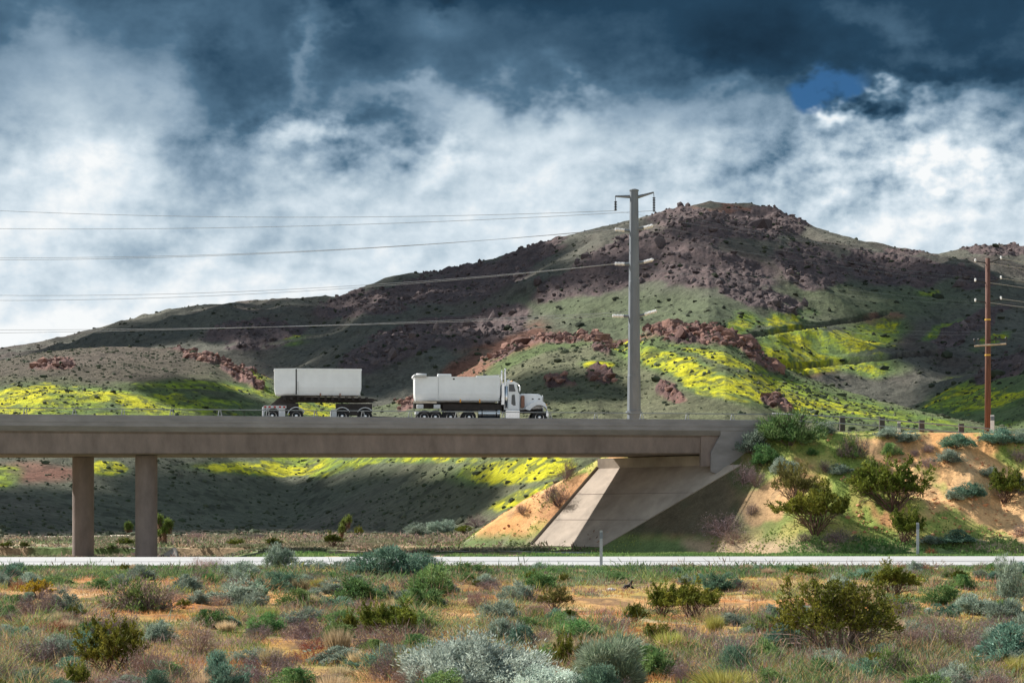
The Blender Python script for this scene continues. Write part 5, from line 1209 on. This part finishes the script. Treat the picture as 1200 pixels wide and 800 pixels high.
# ---------------------------------------------------------------- sky
w = bpy.data.worlds.new('World'); scene.world = w; w.use_nodes = True; nt = w.node_tree; L = nt.links.new
bg = nt.nodes['Background']; tc = nd(nt, 'ShaderNodeTexCoord'); sep = nd(nt, 'ShaderNodeSeparateXYZ'); L(tc.outputs['Generated'], sep.inputs[0])
def mth(op, a, b=None, c=None, clamp=False):
    n = nd(nt, 'ShaderNodeMath'); n.operation = op; n.use_clamp = clamp
    for i, v in enumerate((a, b, c)):
        if v is None: continue
        if isinstance(v, (int, float)): n.inputs[i].default_value = v
        else: L(v, n.inputs[i])
    return n.outputs[0]
def sstep(lo, hi, v):
    n = nd(nt, 'ShaderNodeMapRange'); n.interpolation_type = 'SMOOTHSTEP'
    n.inputs['From Min'].default_value = lo; n.inputs['From Max'].default_value = hi; L(v, n.inputs['Value']); return n.outputs[0]
X_, Y_, Z_ = sep.outputs
az = mth('ARCTAN2', X_, Y_)                        # heading, 0 straight ahead
hz = mth('SQRT', mth('ADD', mth('MULTIPLY', X_, X_), mth('MULTIPLY', Y_, Y_)))
el = mth('ARCTAN2', Z_, hz)
def noise(vec, sc, det=8, rough=.6, dist=0., lac=2.):
    n = nd(nt, 'ShaderNodeTexNoise'); n.inputs['Scale'].default_value = sc; n.inputs['Detail'].default_value = det; n.inputs['Roughness'].default_value = rough; n.inputs['Distortion'].default_value = dist; n.inputs['Lacunarity'].default_value = lac
    L(vec, n.inputs['Vector']); return n.outputs['Fac']
def comb(x, y, z=0.):
    n = nd(nt, 'ShaderNodeCombineXYZ')
    for i, v in enumerate((x, y, z)):
        if isinstance(v, (int, float)): n.inputs[i].default_value = v
        else: L(v, n.inputs[i])
    return n.outputs[0]
P = comb(az, mth('MULTIPLY', el, 1.35), 1.7)
NW = nd(nt, 'ShaderNodeTexNoise'); NW.inputs['Scale'].default_value = 13.; NW.inputs['Detail'].default_value = 5; NW.inputs['Roughness'].default_value = .6; L(P, NW.inputs['Vector'])
sw = nd(nt, 'ShaderNodeSeparateXYZ'); L(NW.outputs['Color'], sw.inputs[0])
azw = mth('ADD', az, mth('MULTIPLY', mth('SUBTRACT', sw.outputs[0], .5), .14)); elw = mth('ADD', el, mth('MULTIPLY', mth('SUBTRACT', sw.outputs[1], .5), .085))
N1 = noise(P, 9., 8, .55)
Pn = comb(mth('ADD', az, -.004), mth('ADD', mth('MULTIPLY', el, 1.35), .006), 1.7)
def bil(vec, sc, det):
    n = nd(nt, 'ShaderNodeTexNoise'); n.noise_type = 'RIDGED_MULTIFRACTAL'; n.normalize = False; n.inputs['Scale'].default_value = sc; n.inputs['Detail'].default_value = det; n.inputs['Roughness'].default_value = .5
    n.inputs['Offset'].default_value = .9; n.inputs['Gain'].default_value = 1.6; L(vec, n.inputs['Vector']); return n.outputs['Fac']
B1 = bil(P, 11., 3); NF = noise(P, 48., 6, .6)
N2 = noise(P, 19., 7, .56); N3 = noise(Pn, 19., 7, .56)
def elr(r): return math.atan((600-r)/2400.)
def azr(p): return math.atan((p-600)/2400.)
def blob(px, py, rx, ry, soft=False):
    a = mth('DIVIDE', mth('SUBTRACT', az if soft else azw, azr(px)), rx/2400.); b = mth('DIVIDE', mth('SUBTRACT', el if soft else elw, elr(py)), ry/2400.)
    return mth('POWER', 2.718, mth('MULTIPLY', mth('ADD', mth('MULTIPLY', a, a), mth('MULTIPLY', b, b)), -1.))
row = nd(nt, 'ShaderNodeValToRGB'); rr_ = mth('DIVIDE', mth('SUBTRACT', elw, elr(450)), elr(-20)-elr(450)); L(rr_, row.inputs[0])
rs = row.color_ramp; rs.interpolation = 'B_SPLINE'
RS = [(450, .97), (330, .88), (265, .80), (215, .73), (165, .59), (115, .33), (60, .24), (-20, .17)]
while len(rs.elements) < len(RS): rs.elements.new(.5)
for e, (r_, v_) in zip(rs.elements, RS): e.position = (elr(r_)-elr(450))/(elr(-20)-elr(450)); e.color = (v_, v_, v_, 1)
bright = row.outputs[0]
for (px, py, rx, ry, k_) in SKYB: bright = mth('ADD', bright, mth('MULTIPLY', blob(px, py, rx, ry), k_))
bright = mth('ADD', bright, mth('MULTIPLY', mth('MULTIPLY', mth('SUBTRACT', N1, .5), .58), mth('SUBTRACT', 1., mth('MULTIPLY', sstep(elr(200), elr(330), el), .45))))
bright = mth('ADD', bright, mth('MULTIPLY', mth('SUBTRACT', N2, .5), .12))
pm = mth('ADD', mth('MULTIPLY', sstep(elr(110), elr(190), el), .6), mth('ADD', blob(1060, 190, 200, 90, True), mth('MULTIPLY', blob(360, 150, 80, 30, True), .7)))
bright = mth('ADD', bright, mth('MULTIPLY', mth('MULTIPLY', mth('SUBTRACT', N2, N3), 1.5), pm))
bright = mth('ADD', bright, mth('MULTIPLY', mth('SUBTRACT', NF, .5), .09))
high = sstep(.28, .6, el); back = mth('MULTIPLY', sstep(.1, -.5, Y_), sstep(.75, .25, el))
bright = mth('ADD', bright, mth('MULTIPLY', high, .42)); bright = mth('ADD', bright, mth('MULTIPLY', back, .50))
rp = nd(nt, 'ShaderNodeValToRGB'); L(bright, rp.inputs[0]); cr = rp.color_ramp
def s2l(c): return [((x/255+.055)/1.055)**2.4/(WSTR*2**EXPO) for x in c]
stops = [(0.0, (20, 38, 54)), (.2, (40, 69, 92)), (.38, (84, 115, 139)), (.55, (144, 167, 186)), (.70, (184, 202, 215)), (.85, (216, 229, 238)), (1., (248, 251, 252))]
while len(cr.elements) < len(stops): cr.elements.new(.5)
for e, (p, c) in zip(cr.elements, stops): e.position = p; e.color = (*[min(1, x) for x in s2l(c)], 1)
sky = nd(nt, 'ShaderNodeTexSky'); sky.sky_type = 'NISHITA'; sky.sun_disc = False; sky.sun_elevation = SUN_EL
sky.sun_rotation = math.atan2(S.x, S.y) % (2*math.pi); sky.altitude = 800; sky.air_density = 1.; sky.dust_density = .6
skm = nd(nt, 'ShaderNodeVectorMath'); skm.operation = 'SCALE'; skm.inputs['Scale'].default_value = .085; L(sky.outputs[0], skm.inputs[0]); tint = nd(nt, 'ShaderNodeVectorMath'); tint.operation = 'MULTIPLY'; tint.inputs[1].default_value = (.13, .28, .43); L(skm.outputs[0], tint.inputs[0])
hole = mth('ADD', mth('MULTIPLY', blob(938, 118, 52, 32), 1.15), mth('MULTIPLY', blob(585, 122, 15, 12), .3))
hole = mth('ADD', hole, mth('MULTIPLY', mth('SUBTRACT', N2, .5), 1.0)); hole = mth('MULTIPLY', sstep(.25, .75, hole), sstep(.05, .3, mth('ADD', blob(938, 122, 60, 36, True), blob(585, 122, 26, 20, True))))
gaps = mth('MULTIPLY', high, sstep(.50, .60, noise(P, 3.2, 4, .5))); hole = mth('MAXIMUM', mth('MULTIPLY', hole, sstep(.3, .2, el)), gaps)
blue = nd(nt, 'ShaderNodeMix'); blue.data_type = 'RGBA'; L(high, blue.inputs[0]); L(tint.outputs[0], blue.inputs[6]); L(skm.outputs[0], blue.inputs[7])
mix = nd(nt, 'ShaderNodeMix'); mix.data_type = 'RGBA'; L(hole, mix.inputs[0]); L(rp.outputs[0], mix.inputs[6])
L(blue.outputs[2], mix.inputs[7]); L(mix.outputs[2], bg.inputs['Color']); bg.inputs['Strength'].default_value = WSTR
w.cycles.sampling_method = 'MANUAL'; w.cycles.sample_map_resolution = 256
# ---------------------------------------------------------------- sun
ld = bpy.data.lights.new('sun', 'SUN'); ld.energy = SUNE; ld.angle = R_(.53); ld.color = (1., .955, .885); so = bpy.data.objects.new('sun', ld); col.objects.link(so)
so.rotation_euler = (-S).to_track_quat('-Z', 'Y').to_euler(); so.location = (0, 0, 60)
# ---------------------------------------------------------------- unseen clouds, placed up the sun line to shade parts of the hills
M['shade_cloud'] = solid('cloud_white', (.85, .86, .88), 1., var=.02, scale=.01, spec=0)
_n = M['shade_cloud'].node_tree; _t = _n.nodes.new('ShaderNodeBsdfTransparent'); _m = _n.nodes.new('ShaderNodeMixShader'); _m.inputs[0].default_value = .74
_n.links.new(_n.nodes['Principled BSDF'].outputs[0], _m.inputs[1]); _n.links.new(_t.outputs[0], _m.inputs[2]); _n.links.new(_m.outputs[0], _n.nodes['Material Output'].inputs['Surface'])
import bmesh
_bm = bmesh.new(); bmesh.ops.create_icosphere(_bm, subdivisions=2, radius=1.); _bv = np.array([v.co[:] for v in _bm.verts]); _bf = np.array([[v.index for v in f.verts] for f in _bm.faces]); _bm.free()
def shade_cloud(regions, Hc, rad, seed, ylo, yhi, n=60):
    r = np.random.default_rng(seed); pts = []
    for (cx, cy, rx, ry, an) in regions:
        a = r.uniform(0, 6.283, n); q = np.sqrt(r.random(n)); u = rx*q*np.cos(a); v = ry*q*np.sin(a); A_ = R_(an)
        for h_ in hits(cx+u*math.cos(A_)-v*math.sin(A_), cy+u*math.sin(A_)+v*math.cos(A_), ylo, yhi):
            pts.append(h_+S*((Hc+r.uniform(-.25, .25)*rad-h_.z)/S.z))
    pts = np.array([p[:] for p in pts]); n_ = len(pts)
    sc = rad*r.uniform(.6, 1.25, n_); V = _bv[None]*(1+r.normal(size=(n_, len(_bv), 1))*.13)*sc[:, None, None]*np.array([1, 1, .55])+pts[:, None]
    Fq = (_bf[None]+np.arange(n_)[:, None, None]*len(_bv)).reshape(-1, 3)
    tag(np_mesh('shade_cloud', V.reshape(-1, 3), Fq, M['shade_cloud'], smooth=True), kind='structure')
for c in CLOUDS: shade_cloud(*c)
# ---------------------------------------------------------------- camera
cd = bpy.data.cameras.new('camera'); cd.sensor_width = 36; cd.lens = 36*F/1200; cd.shift_y = (HY-400)/1200; cd.clip_end = 30000; cd.clip_start = .5
cam = bpy.data.objects.new('camera', cd); col.objects.link(cam); cam.location = (0, 0, CZ); cam.rotation_euler = (math.pi/2, 0, 0); scene.camera = cam
scene.render.engine = 'CYCLES'; scene.view_settings.view_transform = 'Standard'; scene.view_settings.look = 'None'; scene.view_settings.exposure = EXPO; scene.view_settings.gamma = 1
scene.cycles.max_bounces = 5; scene.cycles.diffuse_bounces = 2; scene.cycles.transmission_bounces = 2; scene.cycles.transparent_max_bounces = 16; scene.cycles.use_denoising = True
